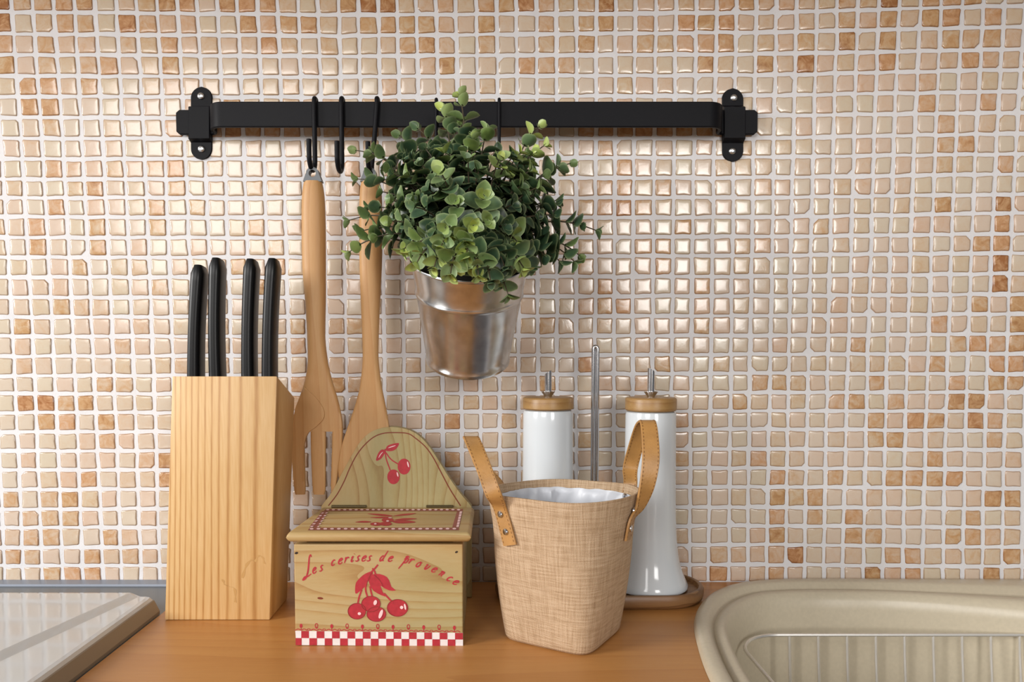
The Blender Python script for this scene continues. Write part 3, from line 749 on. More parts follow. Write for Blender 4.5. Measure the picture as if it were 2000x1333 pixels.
# ------------------------------------------------------------------ wooden utensils hanging from hooks
UD = 0.0455                                     # distance of utensil centre plane from wall
def px_world(px, py, d=UD): return P(px, py, d)
def utensil_sections(rows, d=UD, n=18):
    """rows: (py, left px, right px, half thickness, squareness)"""
    secs = []
    for py, l, r_, th, e in rows:
        a = P(l, py, d); b = P(r_, py, d)
        c = (a + b) / 2; hw = (b.x - a.x) / 2
        secs.append([V((c.x + sx, c.y + sy, c.z)) for sx, sy in (superel(hw, th, n, k, e) for k in range(n))])
    return secs
def dense(rows, n=6):
    vs = catmull([V((r[1], r[2], r[0])) for r in rows], n); ts = catmull([V((r[3], r[4], 0)) for r in rows], n)
    return [(v.z, v.x, v.y, t.x, max(2.0, t.y)) for v, t in zip(vs, ts)]
def plate_with_hole(bm, poly, ctr, rad, y0, y1, n=36):
    """poly in (x,z); hole circle at ctr"""
    outer, innr = [], []
    m = len(poly)
    for k in range(n):
        a = 2 * PI * k / n; dx, dz = math.cos(a), math.sin(a); best_t = None
        for i in range(m):
            (x1, z1), (x2, z2) = poly[i], poly[(i + 1) % m]
            ex, ez = x2 - x1, z2 - z1
            den = dx * ez - dz * ex
            if abs(den) < 1e-12: continue
            t = ((x1 - ctr[0]) * ez - (z1 - ctr[1]) * ex) / den
            s = ((x1 - ctr[0]) * dz - (z1 - ctr[1]) * dx) / den
            if t > 0 and -1e-6 <= s <= 1 + 1e-6: best_t = t if best_t is None else min(best_t, t)
        outer.append((ctr[0] + dx * best_t, ctr[1] + dz * best_t)); innr.append((ctr[0] + dx * rad, ctr[1] + dz * rad))
    secs = [[V((x, y0, z)) for x, z in innr], [V((x, y0, z)) for x, z in outer], [V((x, y1, z)) for x, z in outer], [V((x, y1, z)) for x, z in innr]]
    secs.append(secs[0])
    loft(bm, secs, cap=False); bmesh.ops.remove_doubles(bm, verts=bm.verts, dist=1e-6); fix(bm)
def hang_cap(parent, ptop, cx, y_hole, y_bot, hw_bot, hw_top, th):
    c = P(cx, y_hole, UD); b = P(cx, y_bot, UD); t_ = P(cx, y_hole - 12.5, UD)
    s = (P(cx + 100, y_hole, UD).x - c.x) / 100
    poly = [(b.x - hw_bot * s, b.z), (b.x + hw_bot * s, b.z)]
    poly += [(c.x + hw_top * s * math.cos(a), c.z + (t_.z - c.z) * math.sin(a)) for a in [PI * k / 10 for k in range(11)]]
    bm = bmesh.new()
    plate_with_hole(bm, poly, (c.x, c.z), 0.0033, -UD - th, -UD + th)
    return tag(obj('hanging_cap', bm, M['grey_cap'], parent, angle=35), 'grey metal end cap with a hanging hole')

fork = thing('wooden_fork', 'slotted wooden fork with three broad prongs hanging beside the knife block', 'fork', P(613, 356, UD), 'wooden utensils on the rail')
rows = [(355, 594, 629, 0.0062, 2.2), (372, 591, 632.5, 0.0072, 2.2), (400, 589.5, 635, 0.0078, 2.3), (460, 589.5, 636.5, 0.0080, 2.3), (524, 591, 636.5, 0.0080, 2.3), (580, 595.5, 636.5, 0.0078, 2.3), (626, 598.7, 635.5, 0.0075, 2.3), (665, 600.5, 635.5, 0.0070, 2.4), (708, 601, 641, 0.0060, 2.6), (743, 595.5, 649, 0.0048, 2.8), (776, 585, 659, 0.0040, 3.2), (800, 576.5, 665, 0.0036, 3.6), (822, 572, 669, 0.0033, 4.0), (843, 570, 670, 0.0031, 4.0)]
bm = bmesh.new()
loft(bm, utensil_sections(dense(rows, 4)))
for pr in ([(836, 570.3, 594.5), (870, 569.8, 595), (910, 571.5, 596), (958, 575, 597), (966, 577, 596)],
           [(836, 607, 637), (880, 607.5, 636.5), (920, 609, 636.5), (958, 611, 636), (966, 613, 634)],
           [(836, 649.5, 670), (870, 649, 669), (905, 648, 663), (950, 646.5, 657), (962, 647.5, 655)]):
    loft(bm, utensil_sections([(y, a, b, 0.0030 - 0.0009 * (y - 836) / 130, 4.0) for y, a, b in pr]))
# scooped shoulder on the face of the blade
sh = catmull([V((598, 757, 0)), V((620, 778, 0)), V((634, 800, 0)), V((633, 818, 0)), V((618, 834, 0)), V((604, 845, 0)), V((596, 866, 0)), V((594.5, 900, 0)), V((595.5, 940, 0))], 5)
lf = catmull([V((596, 757, 0)), V((584, 782, 0)), V((577, 803, 0)), V((574, 822, 0)), V((571.5, 834, 0)), V((571, 845, 0)), V((571, 866, 0)), V((571.5, 900, 0)), V((574.5, 940, 0))], 5)
secs = []
for a, b in zip(sh, lf):
    A, B = P(a.x, a.y, UD), P(b.x, b.y, UD)
    e_ = 1 - max(0, min(1, (a.y - 815) / 120))
    secs.append([V((B.x, -UD - 0.0022 - 0.0006 * e_, B.z)), V((B.x * 0.6 + A.x * 0.4, -UD - 0.0025 - 0.0021 * e_, B.z * 0.6 + A.z * 0.4)), V((A.x, -UD - 0.0025 - 0.0022 * e_, A.z)), V((A.x + 0.0006 * e_, -UD - 0.0018, A.z)), V((B.x, -UD - 0.0012, B.z))])
loft(bm, secs); fix(bm)
obj('fork_body', bm, M['utensil_wood'], fork, angle=50)
hang_cap(fork, None, 612, 341, 356.5, 18.5, 12.5, 0.0046)

turner = thing('wooden_turner', 'wooden turner with a wide solid blade, its handle behind the plant', 'spatula', P(724, 356, UD), 'wooden utensils on the rail')
rows = [(355, 706, 741, 0.0062, 2.2), (372, 703, 745, 0.0072, 2.2), (420, 701.5, 747, 0.0080, 2.3), (504, 702, 746.5, 0.0080, 2.3), (575, 704, 743.5, 0.0078, 2.3), (626, 706, 741, 0.0074, 2.3), (677, 708, 739.5, 0.0068, 2.4), (708, 708, 740, 0.0060, 2.6), (754, 703, 746, 0.0046, 3.0), (785, 695.5, 752, 0.0040, 3.4), (810, 687.5, 757, 0.0036, 3.8), (840, 677, 762, 0.0033, 4.0), (870, 667, 767, 0.0031, 4.0), (900, 660.5, 771, 0.0028, 4.0), (930, 661, 773, 0.0026, 4.0), (952, 668, 770, 0.0023, 4.0), (965, 684, 757, 0.0020, 4.0)]
bm = bmesh.new(); loft(bm, utensil_sections(dense(rows, 4))); fix(bm)
obj('turner_body', bm, M['utensil_wood'], turner, angle=50)
hang_cap(turner, None, 723, 341, 356.5, 18.5, 12.5, 0.0046)

# ------------------------------------------------------------------ knife block and knives
fBL, fBR = G(321, 1213), G(527, 1212)
yF = (fBL.y + fBR.y) / 2
dF = -yF
fTL, fTR = P(336, 735, dF), P(541, 735, dF)
bBR = G(557, 1171); dB = -bBR.y
bTR = P(560.5, 777, dB)
dxx = bBR.x - fBR.x
kb = thing('knife_block', 'tall pine knife block with straight vertical grain standing on the worktop', 'knife block', ((fBL.x + fBR.x) / 2, (yF - dB) / 2, 0))
W = fBR.x - fBL.x
sh_x = (fTR.x - fBR.x)
def blk(x, y, z): return V((x, y, z))
zF, zB = (fTL.z + fTR.z) / 2, bTR.z
corners = [V((fBL.x, yF, 0.0003)), V((fBR.x, yF, 0.0003)), V((fBR.x, -dB, 0.0003)), V((fBL.x, -dB, 0.0003)), V((fTL.x, yF, zF)), V((fTR.x, yF, zF)), V((fTR.x, -dB, zB)), V((fTL.x, -dB, zB))]
bm = bmesh.new()
vs = [bm.verts.new(p) for p in corners]
for f in ((3, 2, 1, 0), (4, 5, 6, 7), (0, 1, 5, 4), (1, 2, 6, 5), (2, 3, 7, 6), (3, 0, 4, 7)): bm.faces.new([vs[i] for i in f])
fix(bm)
bmesh.ops.bevel(bm, geom=list(bm.edges), offset=0.0009, segments=2, affect='EDGES', profile=0.5)
block = obj('block', bm, M['block_wood'], kb, angle=30)
st = bmesh.new()
for path_ in ([(240, 1160), (247, 1178), (268, 1186), (282, 1194), (284, 1240)], [(308, 1155), (322, 1112), (340, 1092), (352, 1098), (364, 1078), (378, 1082), (386, 1106)]):
    cc = catmull([V((300 + u / 1.778, 480 + v / 1.778, 0)) for u, v in path_], 5); prev = None
    for i_, c_ in enumerate(cc):
        w_ = 2.0 + 1.0 * math.sin(i_ * 1.3)
        a_, b_ = P(c_.x - w_, c_.y - 0.6, dF + 0.00012), P(c_.x + w_, c_.y + 0.9, dF + 0.00012)
        q_ = (st.verts.new(a_), st.verts.new(b_))
        if prev: st.faces.new((prev[0], prev[1], q_[1], q_[0]))
        prev = q_
fix(st); tag(obj('stain', st, M['stain'], kb, smooth=False), 'thin brown water stain low on the front')
# slots sawn into the sloping top
KD = (dF + dB) / 2
kn_defs = [(363.6, 401, 378, 405, 518, 'slightly bent black handle, leftmost of the four knives'), (408, 443, 407, 445, 504, 'widest black handle, second knife from the left'),
           (473, 502, 482, 504, 506, 'slim black handle, third knife from the left'), (512, 541, 519, 551, 505, 'black handle at the right end of the row of knives')]
cut = bmesh.new()
kinfo = []
for (bl, br_, tl, tr, ty, lab) in kn_defs:
    # front edge of the handle is at the left (nearest), the rest is its right side receding
    dN = dF - 0.014; dFar = dF - 0.036
    xb0 = P(bl, 735, dN).x; xb1 = P(br_, 735, dFar).x
    xt0 = P(tl, ty + 8, dN).x; xt1 = P(tr, ty + 8, dFar).x
    wb_ = max(0.0118, min(0.0150, (xb1 - xb0) * 1.15)); wt_ = max(0.0118, min(0.0150, (xt1 - xt0) * 1.15))
    xb = (xb0 + xb1) / 2; xt = (xt0 + xt1) / 2
    kinfo.append((xb, xt, wb_, wt_, P(tl, ty, dN + 0.002).z, lab, dN, dFar))
    slope = (zB - zF) / (dF - dB)
    box(cut, (xb - 0.0022 , -dF + 0.012, 0.085), (xb + 0.0022, -dB - 0.010, 0.30))
cutter = obj('slot_cutter', cut, M['block_wood'], None, smooth=False)
md = block.modifiers.new('slots', 'BOOLEAN'); md.operation = 'DIFFERENCE'; md.object = cutter; md.solver = 'EXACT'
dg = bpy.context.evaluated_depsgraph_get()
newme = bpy.data.meshes.new_from_object(block.evaluated_get(dg))
block.modifiers.clear(); block.data = newme
bpy.data.objects.remove(cutter, do_unlink=True)
for (xb, xt, wb_, wt_, ztop, lab, dN, dFar) in kinfo:
    dm_ = (dN + dFar) / 2; hd = (dN - dFar) / 2
    ztop_face_mid = zF + (zB - zF) * (dF - dm_) / (dF - dB)
    kn = thing('kitchen_knife', lab, 'knife', (xb, -dm_, ztop_face_mid), 'knives in the wooden block')
    secs = []
    z0 = zF + (zB - zF) * (dF - dFar) / (dF - dB) + 0.0012
    H = ztop - z0
    for k in range(17):
        t = k / 16.0
        z = z0 + H * t
        bend = math.sin(PI * t) * (-0.0012)
        x = xb + (xt - xb) * t + bend
        w = (wb_ + (wt_ - wb_) * t) / 2 * (1 - 0.06 * math.sin(PI * t))
        h = hd
        if t > 0.93:
            q = (t - 0.93) / 0.07; w *= math.sqrt(max(0.05, 1 - 0.62 * q * q)); h *= math.sqrt(max(0.05, 1 - 0.45 * q * q))
        # foot follows the sloping top of the block
        sec = []
        for j in range(20):
            sx, sy = superel(w, h, 20, j, 3.3)
            zz = z
            if k == 0:
                zz = zF + (zB - zF) * ((dF - (dm_ - sy)) / (dF - dB)) + 0.0012
            sec.append(V((x + sx, -dm_ + sy, zz + (0.0014 * (-sy / hd) * (t - 0.9) * 10 if t > 0.9 else 0))))
        secs.append(sec)
    bm = bmesh.new(); loft(bm, secs); fix(bm)
    obj('handle', bm, M['black_plastic'], kn, angle=55)
    bm = bmesh.new(); box(bm, (xb - 0.0009, -dN + 0.003, 0.10), (xb + 0.0009, -dFar - 0.003, z0 + 0.003))
    obj('blade', bm, M['steel'], kn, smooth=False)

# ------------------------------------------------------------------ salt box with cherries
sB = G(577, 1262); sR = G(904, 1262)
dS = -sB.y                                     # front face distance
xL, xR = sB.x, sR.x
zTop = P(740, 1064, dS).z
lidF = dS + 0.005
zLidB = P(740, 1060.5, lidF).z; zLidT = P(740, 1041, lidF).z
lxL, lxR = P(558.5, 1050, lidF).x, P(920, 1050, lidF).x
# back edge of the lid: same width, seen narrower
Zf = F * 1.0
dBk = None
lo, hi = 0.0, dS
for _ in range(50):
    mid_ = (lo + hi) / 2
    wpx = P(926, 993, mid_).x - P(626, 993, mid_).x
    if wpx > (lxR - lxL): lo = mid_
    else: hi = mid_
dBk = (lo + hi) / 2
zLidBack = P(775, 992, dBk).z
saltbox = thing('salt_box', 'pine salt box with arched back, red cherries and French lettering', 'box', ((xL + xR) / 2, -(dS + dBk) / 2, 0))
print('saltbox', dS, dBk, xL, xR, zTop, zLidT, zLidBack, 'block', dF, dB)
T = 0.008
dBoard = dBk - 0.0015                           # front face of the arched board
bm = bmesh.new()
box(bm, (xL, -dS, 0.0005), (xR, -dS + T, zTop), 0.0008)
front = obj('front_panel', bm, M['box_wood'], saltbox, smooth=False)
for xa in (xL + 0.0003, xR - 0.0003 - T):
    bm = bmesh.new(); box(bm, (xa, -dS + T + 0.0002, 0.0005), (xa + T, -dBoard, zTop), 0.0006); obj('side_panel', bm, M['box_wood'], saltbox, smooth=False)
bm = bmesh.new(); box(bm, (xL + T + 0.0006, -dS + T + 0.0003, 0.0008), (xR - T - 0.0006, -dBoard, 0.007)); obj('bottom_panel', bm, M['box_wood'], saltbox, smooth=False)
# lid: bullnosed front and sides
bm = bmesh.new()
th = zLidT - zLidB
def lid_sec(d, ins, zt_):
    zc = zt_ - th / 2; out = []
    a, b = lxL + ins, lxR - ins
    for k in range(7):
        t = -PI / 2 + PI * k / 6; out.append(V((b - th * 0.42 + th * 0.42 * math.cos(t), -d, zc + th / 2 * math.sin(t))))
    for k in range(7):
        t = PI / 2 + PI * k / 6; out.append(V((a + th * 0.42 + th * 0.42 * math.cos(t), -d, zc + th / 2 * math.sin(t))))
    return out
def shrink(sec, f, d):
    c = sum(sec, V()) / len(sec)
    zc = c.z
    return [V((p.x, -d, zc + (p.z - zc) * f)) for p in sec]
zc_at = lambda d: zLidT + (zLidBack - zLidT) * (lidF - d) / (lidF - dBk)
secs = []
for f, off in ((0.25, 0.0), (0.62, 0.0006), (0.88, 0.0019), (1.0, 0.0038)):
    secs.append(shrink(lid_sec(lidF - off, 0, zc_at(lidF - off)), f, lidF - off))
secs.append(lid_sec(dBk + 0.001, 0, zc_at(dBk))); secs.append(lid_sec(dBk, 0.0005, zc_at(dBk)))
loft(bm, secs); fix(bm)
lid = obj('lid', bm, M['box_wood'], saltbox, angle=40)
# arched back board
arch = [(627, 990), (648, 962), (668, 925), (690, 885), (705, 862), (722, 846), (742, 837.5), (765, 834.5), (790, 838), (812, 847), (832, 865), (852, 893), (875, 930), (898, 963), (921, 990)]
am = catmull([P(x, y, dBoard) for x, y in arch], 4)
bm = bmesh.new()
zlow = 0.0005
outl = [V((am[0].x, -dBoard, zlow))] + am + [V((am[-1].x, -dBoard, zlow))]
extrude_outline(bm, outl[::-1], V((0, 0.011, 0)), 0.0007); fix(bm)
board = obj('back_board', bm, M['board_wood'], saltbox, angle=35)
# hinges
for hx0, hx1 in ((648, 716), (833, 885)):
    bm = bmesh.new()
    a, b = P(hx0, 989, dBoard), P(hx1, 989, dBoard)
    tube(bm, [V((a.x, -dBoard - 0.0012, a.z - 0.0002)), V((b.x, -dBoard - 0.0012, a.z - 0.0002))], 0.0011, 8)
    box(bm, (a.x, -dBoard - 0.0004, a.z), (b.x, -dBoard - 0.00002, a.z + 0.0010))
    fix(bm); tag(obj('hinge', bm, plain('aged_brass', (0.10, 0.075, 0.035), 0.4, 0.8), saltbox), 'dark aged metal hinge')

# printed decoration: flat shapes lying on the wood
class Print:
    def __init__(self, fn): self.fn = fn; self.bm = bmesh.new(); self.lift = 0.0
    def poly(self, pts):
        self.lift += 1
        vs = [self.bm.verts.new(self.fn(x, y, self.lift)) for x, y in pts]
        f = self.bm.faces.new(vs)
        bmesh.ops.triangulate(self.bm, faces=[f])
    def blob(self, pts, n=5):
        c = catmull([V((x, y, 0)) for x, y in pts], n, closed=True); self.poly([(p.x, p.y) for p in c])
    def ell(self, cx, cy, rx, ry, rot=0, n=28):
        c, s = math.cos(rot), math.sin(rot)
        self.poly([(cx + rx * math.cos(t) * c - ry * math.sin(t) * s, cy + rx * math.cos(t) * s + ry * math.sin(t) * c) for t in [2 * PI * k / n for k in range(n)]])
    def stroke(self, pts, w, n=6, taper=0.0, closed=False):
        self.lift += 1
        c = catmull([V((x, y, 0)) for x, y in pts], n, closed=closed)
        if closed: c = c + [c[0]]
        prev = None; m = len(c)
        for i, p in enumerate(c):
            t = (c[1] - c[-2]) if closed and i in (0, m - 1) else (c[min(i + 1, m - 1)] - c[max(i - 1, 0)])
            lf = self.lift + (0.0 if closed else 4.0 * i / m)
            if t.length < 1e-9: continue
            t.normalize(); nn = V((-t.y, t.x, 0))
            ww = w / 2 * (1 - taper * abs(2 * i / (m - 1) - 1) ** 2)
            a = self.bm.verts.new(self.fn(p.x + nn.x * ww, p.y + nn.y * ww, lf)); b = self.bm.verts.new(self.fn(p.x - nn.x * ww, p.y - nn.y * ww, lf))
            if prev: self.bm.faces.new((prev[0], prev[1], b, a))
            prev = (a, b)
    def ring(self, cx, cy, rx, ry, w, n=20):
        self.lift += 0.37
        self.stroke([(cx + rx * math.cos(2 * PI * k / n), cy + ry * math.sin(2 * PI * k / n)) for k in range(n)], w, 2, 0, True)
    def done(self, name, m, parent, label=None):
        fix(self.bm)
        o = obj(name, self.bm, m, parent, smooth=False)
        if label: o['label'] = label
        return o
def on_front(base):
    return lambda u, v, k: P(560 + u / 5.263, 1040 + v / 5.263, dS) + V((0, -(base + (k % 12) * 0.000012), 0))
def on_board(base):
    return lambda u, v, k: P(600 + u / 5.126, 810 + v / 5.126, dBoard) + V((0, -(base + (k % 12) * 0.000012), 0))
def on_lid(base):
    def fn(u, v, k):
        # lid plane: solve along the sight line once, then it is a fixed point of the lid
        r = ray(600 + u / 5.126, 810 + v / 5.126); lo, hi = 0.3, 1.2
        for _ in range(40):
            m_ = (lo + hi) / 2; q = CAM + r * m_
            if q.z > zc_at(-q.y): lo = m_
            else: hi = m_
        return CAM + r * ((lo + hi) / 2) + V((0, 0, base + (k % 12) * 0.000012))
    return fn

# chequered band along the foot of the front
ck_w, ck_r = Print(on_front(0.00008)), Print(on_front(0.00020))
ck_w.poly([(88, 1015), (1812, 1036), (1812, 1172), (100, 1162)])
def band(u, t):          # t 0 top .. 1 bottom
    top = 1015 + (u - 88) / 1724 * 21; bot = 1162 + (u - 88) / 1724 * 10
    return top + (bot - top) * t
edges = [90, 150] + [150 + 78.3 * k for k in range(1, 21)] + [1733, 1811]
edges = [88, 150] + [150 + 79.0 * k for k in range(1, 22)]
edges[-1] = 1811
for i in range(len(edges) - 1):
    a, b = edges[i], edges[i + 1]
    t0, t1 = (0.5, 1.0) if i % 2 == 0 else (0.0, 0.5)
    ck_r.poly([(a + (4 if t0 > 0 else 0), band(a, t0)), (b + (4 if t0 > 0 else 0) if b < 1800 else b, band(b, t0)), (b + (4 if t0 > 0 else 0) if b < 1800 else b, band(b, t1)), (a + (4 if t0 > 0 else 0), band(a, t1))])
ck_w.done('check_print_white', M['white_print'], saltbox, 'white squares of the chequered band')
ck_r.done('check_print_red', M['red'], saltbox, 'red squares of the chequered band')
lace = Print(on_front(0.00012))
for i, u in enumerate([148 + 157.5 * k / 2 for k in range(22)]):
    if i % 2 == 0 and i // 2 <= 10:
        pass
for k in range(11):
    u = 148 + 157.5 * k; yb = band(u, 0)
    if k % 2 == 0:
        lace.ell(u, yb - 52, 15, 22); lace.stroke([(u, yb - 40), (u, yb - 4)], 8)
    else:
        lace.ring(u, yb - 58, 13, 20, 8); lace.stroke([(u - 12, yb - 40), (u, yb - 28), (u + 14, yb - 38)], 7)
    lace.stroke([(u - 62, yb - 6), (u - 30, yb - 20), (u, yb - 8), (u + 30, yb - 20), (u + 62, yb - 6)], 8)
    if u + 78 < 1780: lace.ring(u + 78, yb - 14, 14, 9, 6)
lace.done('lace_print', M['red'], saltbox, 'row of small red bows above the chequered band')
# cherries on the front
ch = Print(on_front(0.00014))
ch.blob([(872, 404), (800, 432), (742, 482), (708, 535), (708, 632), (765, 596), (802, 560), (835, 505), (884, 432)])
ch.poly([(870, 440), (905, 428), (955, 430), (1000, 444), (1030, 462), (1050, 490), (1062, 520), (1075, 560), (1122, 600), (1085, 604), (1050, 598), (1005, 578), (965, 550), (972, 580), (988, 615), (1015, 664), (970, 648), (930, 628), (892, 604), (860, 560), (840, 498)])
for p in ([(938, 335), (905, 375), (868, 412)], [(880, 372), (902, 400), (912, 430)], [(772, 590), (744, 670), (730, 740)], [(812, 530), (812, 600), (832, 672)], [(856, 556), (868, 620), (884, 675)], [(1000, 628), (1055, 688), (1095, 726)]):
    ch.stroke(p, 17)
ch.ell(722, 812, 92, 82); ch.ell(866, 737, 97, 80); ch.ell(922, 842, 98, 76); ch.ell(1140, 778, 107, 88)
ch.done('cherry_print', M['red'], saltbox, 'red bunch of four cherries printed on the front')
ln = Print(on_front(0.00045))
ln.ring(722, 812, 92, 82, 5); ln.ring(866, 737, 97, 80, 5); ln.ring(922, 842, 98, 76, 5); ln.ring(1140, 778, 107, 88, 5)
ln.stroke([(872, 414), (835, 500), (820, 560)], 5); ln.stroke([(900, 440), (960, 500), (990, 560)], 5)
ln.done('cherry_outline', M['dark_red'], saltbox)
hl = Print(on_front(0.00062))
hl.ell(748, 836, 17, 15); hl.ell(911, 722, 17, 27, 0.3); hl.ell(968, 840, 17, 48, 0.35); hl.ell(1182, 772, 17, 17); hl.ell(1217, 765, 10, 32, -0.2)
hl.done('cherry_gloss', M['pink'], saltbox, 'pale pink gloss marks on the printed cherries')
# lettering along an arc: Les cerises de provence
GL = {'L': [[(1.0, 3.0), (0.85, 3.45), (0.6, 3.1), (0.45, 1.9), (0.25, 0.7), (-0.15, -0.2), (-0.75, -0.35), (-0.35, 0.05), (0.2, -0.1), (0.9, 0.1)]],
      'e': [[(0.05, .45), (.4, .55), (.62, .8), (.45, 1), (.15, .8), (.05, .4), (.2, .05), (.5, .05), (.75, .3)]],
      's': [[(-.05, .12), (.25, 0), (.5, .2), (.35, .5), (.2, .78), (.4, 1), (.62, .88)]],
      'c': [[(.6, .82), (.4, 1), (.12, .75), (.05, .35), (.25, .02), (.65, .22)]],
      'r': [[(-.04, .78), (.16, 1), (.13, .5), (.08, .0)], [(.11, .5), (.28, .88), (.50, 1.0), (.68, .80)]],
      'i': [[(.0, .7), (.25, 1), (.14, .3), (.28, 0), (.55, .25)], [(.34, 1.38), (.36, 1.46)]],
      'd': [[(.58, .85), (.3, 1), (.05, .5), (.2, 0), (.5, .3), (.64, .9)], [(.80, 2.0), (.62, .9), (.55, .15), (.8, .12)]],
      'p': [[(.0, .75), (.32, 1.25), (.2, .2), (-.05, -1.15)], [(.24, .55), (.5, 1), (.76, .8), (.62, .2), (.3, .05)], [(.0, 1.2), (.3, 1.42), (.7, 1.25)]],
      'o': [[(.38, 1), (.08, .6), (.15, .1), (.45, .0), (.65, .45), (.5, .95), (.38, 1), (.8, .92)]],
      'v': [[(.0, .85), (.2, 1), (.18, .3), (.35, 0), (.62, .4), (.7, .98)]],
      'n': [[(.0, .8), (.2, 1), (.14, 0)], [(.17, .6), (.45, 1), (.6, .8), (.52, .2), (.75, .08)]]}
letters = [('L', 205, 455, -24), ('e', 265, 430, -20), ('s', 335, 405, -16), ('c', 455, 348, -12), ('e', 525, 330, -9), ('r', 588, 318, -7), ('i', 652, 306, -6), ('s', 705, 300, -4), ('e', 765, 300, -3), ('s', 822, 298, -1),
           ('d', 948, 296, 2), ('e', 1035, 300, 4), ('p', 1185, 318, 8), ('r', 1245, 322, 12), ('o', 1318, 350, 14), ('v', 1402, 375, 18), ('e', 1478, 402, 22), ('n', 1552, 440, 25), ('c', 1635, 490, 29), ('e', 1697, 524, 32)]
tx = Print(on_front(0.00012))
for chx, u0, v0, ang in letters:
    S = 54.0; ca, sa = math.cos(math.radians(ang)), math.sin(math.radians(ang))
    for st in GL[chx]:
        pts = []
        for gx, gy in st:
            x = (gx * 1.05 + gy * 0.42) * S; y = -gy * S
            pts.append((u0 + x * ca - y * sa, v0 + x * sa + y * ca))
        tx.stroke(pts, 15 if chx != 'L' else 17, 6, 0.4)
tx.done('lettering', M['red'], saltbox, 'red script lettering in an arc reading Les cerises de provence')
for nm, e in (('nail_hole', (100, 215, 18, 12, -0.3)), ('nail_hole', (1745, 205, 16, 10, -0.4)), ('wood_knot', (345, 680, 30, 12, 0.1))):
    nh = Print(on_front(0.00012)); nh.ell(*e); nh.done(nm, M['hole'] if nm == 'nail_hole' else M['brown_line'], saltbox)
# board print
bl = Print(on_board(0.00012))
bl.stroke([(212, 915), (300, 800), (370, 670), (430, 530), (500, 400), (580, 300), (670, 225), (770, 188), (900, 182), (1010, 192), (1080, 235), (1180, 320), (1260, 430), (1340, 580), (1430, 750), (1535, 915)], 11)
bl.done('border_line', M['brown_line'], saltbox, 'thin brown red line following the arch')
bc = Print(on_board(0.00013))
bc.blob([(785, 365), (745, 352), (708, 395), (690, 462), (735, 448), (768, 405)]); bc.blob([(790, 362), (800, 318), (850, 296), (918, 288), (895, 340), (850, 366)])
bc.stroke([(780, 345), (790, 440), (832, 560)], 12); bc.stroke([(785, 380), (840, 450), (915, 500)], 12)
bc.ell(970, 522, 64, 80); bc.ell(864, 625, 62, 74)
bc.done('small_cherry_print', M['red'], saltbox, 'pair of red cherries with two leaves on the arched board')
bh = Print(on_board(0.00040)); bh.ell(1010, 500, 7, 30, -0.25); bh.ell(905, 600, 7, 24, -0.25); bh.stroke([(812, 335), (850, 322), (885, 310)], 9, 4, 0.6); bh.stroke([(715, 435), (735, 400), (758, 375)], 8, 4, 0.6)
bh.done('small_cherry_gloss', M['pink'], saltbox)
# lid print: dotted border and a cherry spray
lb = Print(on_lid(0.00012))
lb.poly([(190, 948), (1560, 948), (1556, 970), (165, 970)]); lb.poly([(30, 1135), (1520, 1135), (1518, 1162), (5, 1162)])
lb.poly([(150, 972), (208, 972), (100, 1132), (20, 1132)]); lb.poly([(1500, 972), (1556, 972), (1522, 1132), (1452, 1132)])
lb.done('lid_border_print', M['dull_red'], lid, 'dull red border band around the lid')
ld = Print(on_lid(0.00034))
for k in range(24):
    u = 205 + k * 57; ld.ell(u, 958, 17, 8, 0, 10)
for k in range(22):
    u = 45 + k * 68; ld.ell(u, 1150, 20, 9, 0, 10)
for k in range(6):
    v = 985 + k * 27; ld.poly([(190 - k * 16, v), (212 - k * 17, v), (198 - k * 17, v + 13), (176 - k * 16, v + 13)]); ld.poly([(150 - k * 22, v), (172 - k * 21, v), (158 - k * 21, v + 13), (135 - k * 22, v + 13)])
    ld.poly([(1528 - k * 6, v - 10), (1552 - k * 6, v - 10), (1546 - k * 6, v + 13), (1522 - k * 6, v + 13)])
ld.done('lid_dot_print', M['pink'], lid, 'pale pink dots along the lid border')
lc = Print(on_lid(0.00012))
lc.blob([(600, 995), (760, 1000), (860, 1018), (740, 1018)]); lc.blob([(860, 1018), (980, 996), (1090, 992), (1000, 1012)]); lc.blob([(630, 1034), (760, 1026), (850, 1030), (740, 1042)])
lc.blob([(480, 1082), (560, 1068), (640, 1076), (600, 1086)]); lc.blob([(870, 1058), (980, 1040), (1100, 1046), (980, 1060)]); lc.blob([(850, 1070), (980, 1062), (1085, 1078), (1030, 1090), (900, 1092)])
lc.ell(690, 1100, 60, 18); lc.ell(785, 1098, 62, 20); lc.ell(805, 1060, 60, 22)
lc.done('lid_cherry_print', M['red'], lid, 'red cherry spray printed on the lid')
lg = Print(on_lid(0.00036)); lg.ell(682, 1100, 13, 8, 0, 12); lg.ell(805, 1072, 15, 8, 0, 12); lg.ell(830, 1040, 20, 5, 0, 12); lg.done('lid_cherry_gloss', M['pink'], lid)

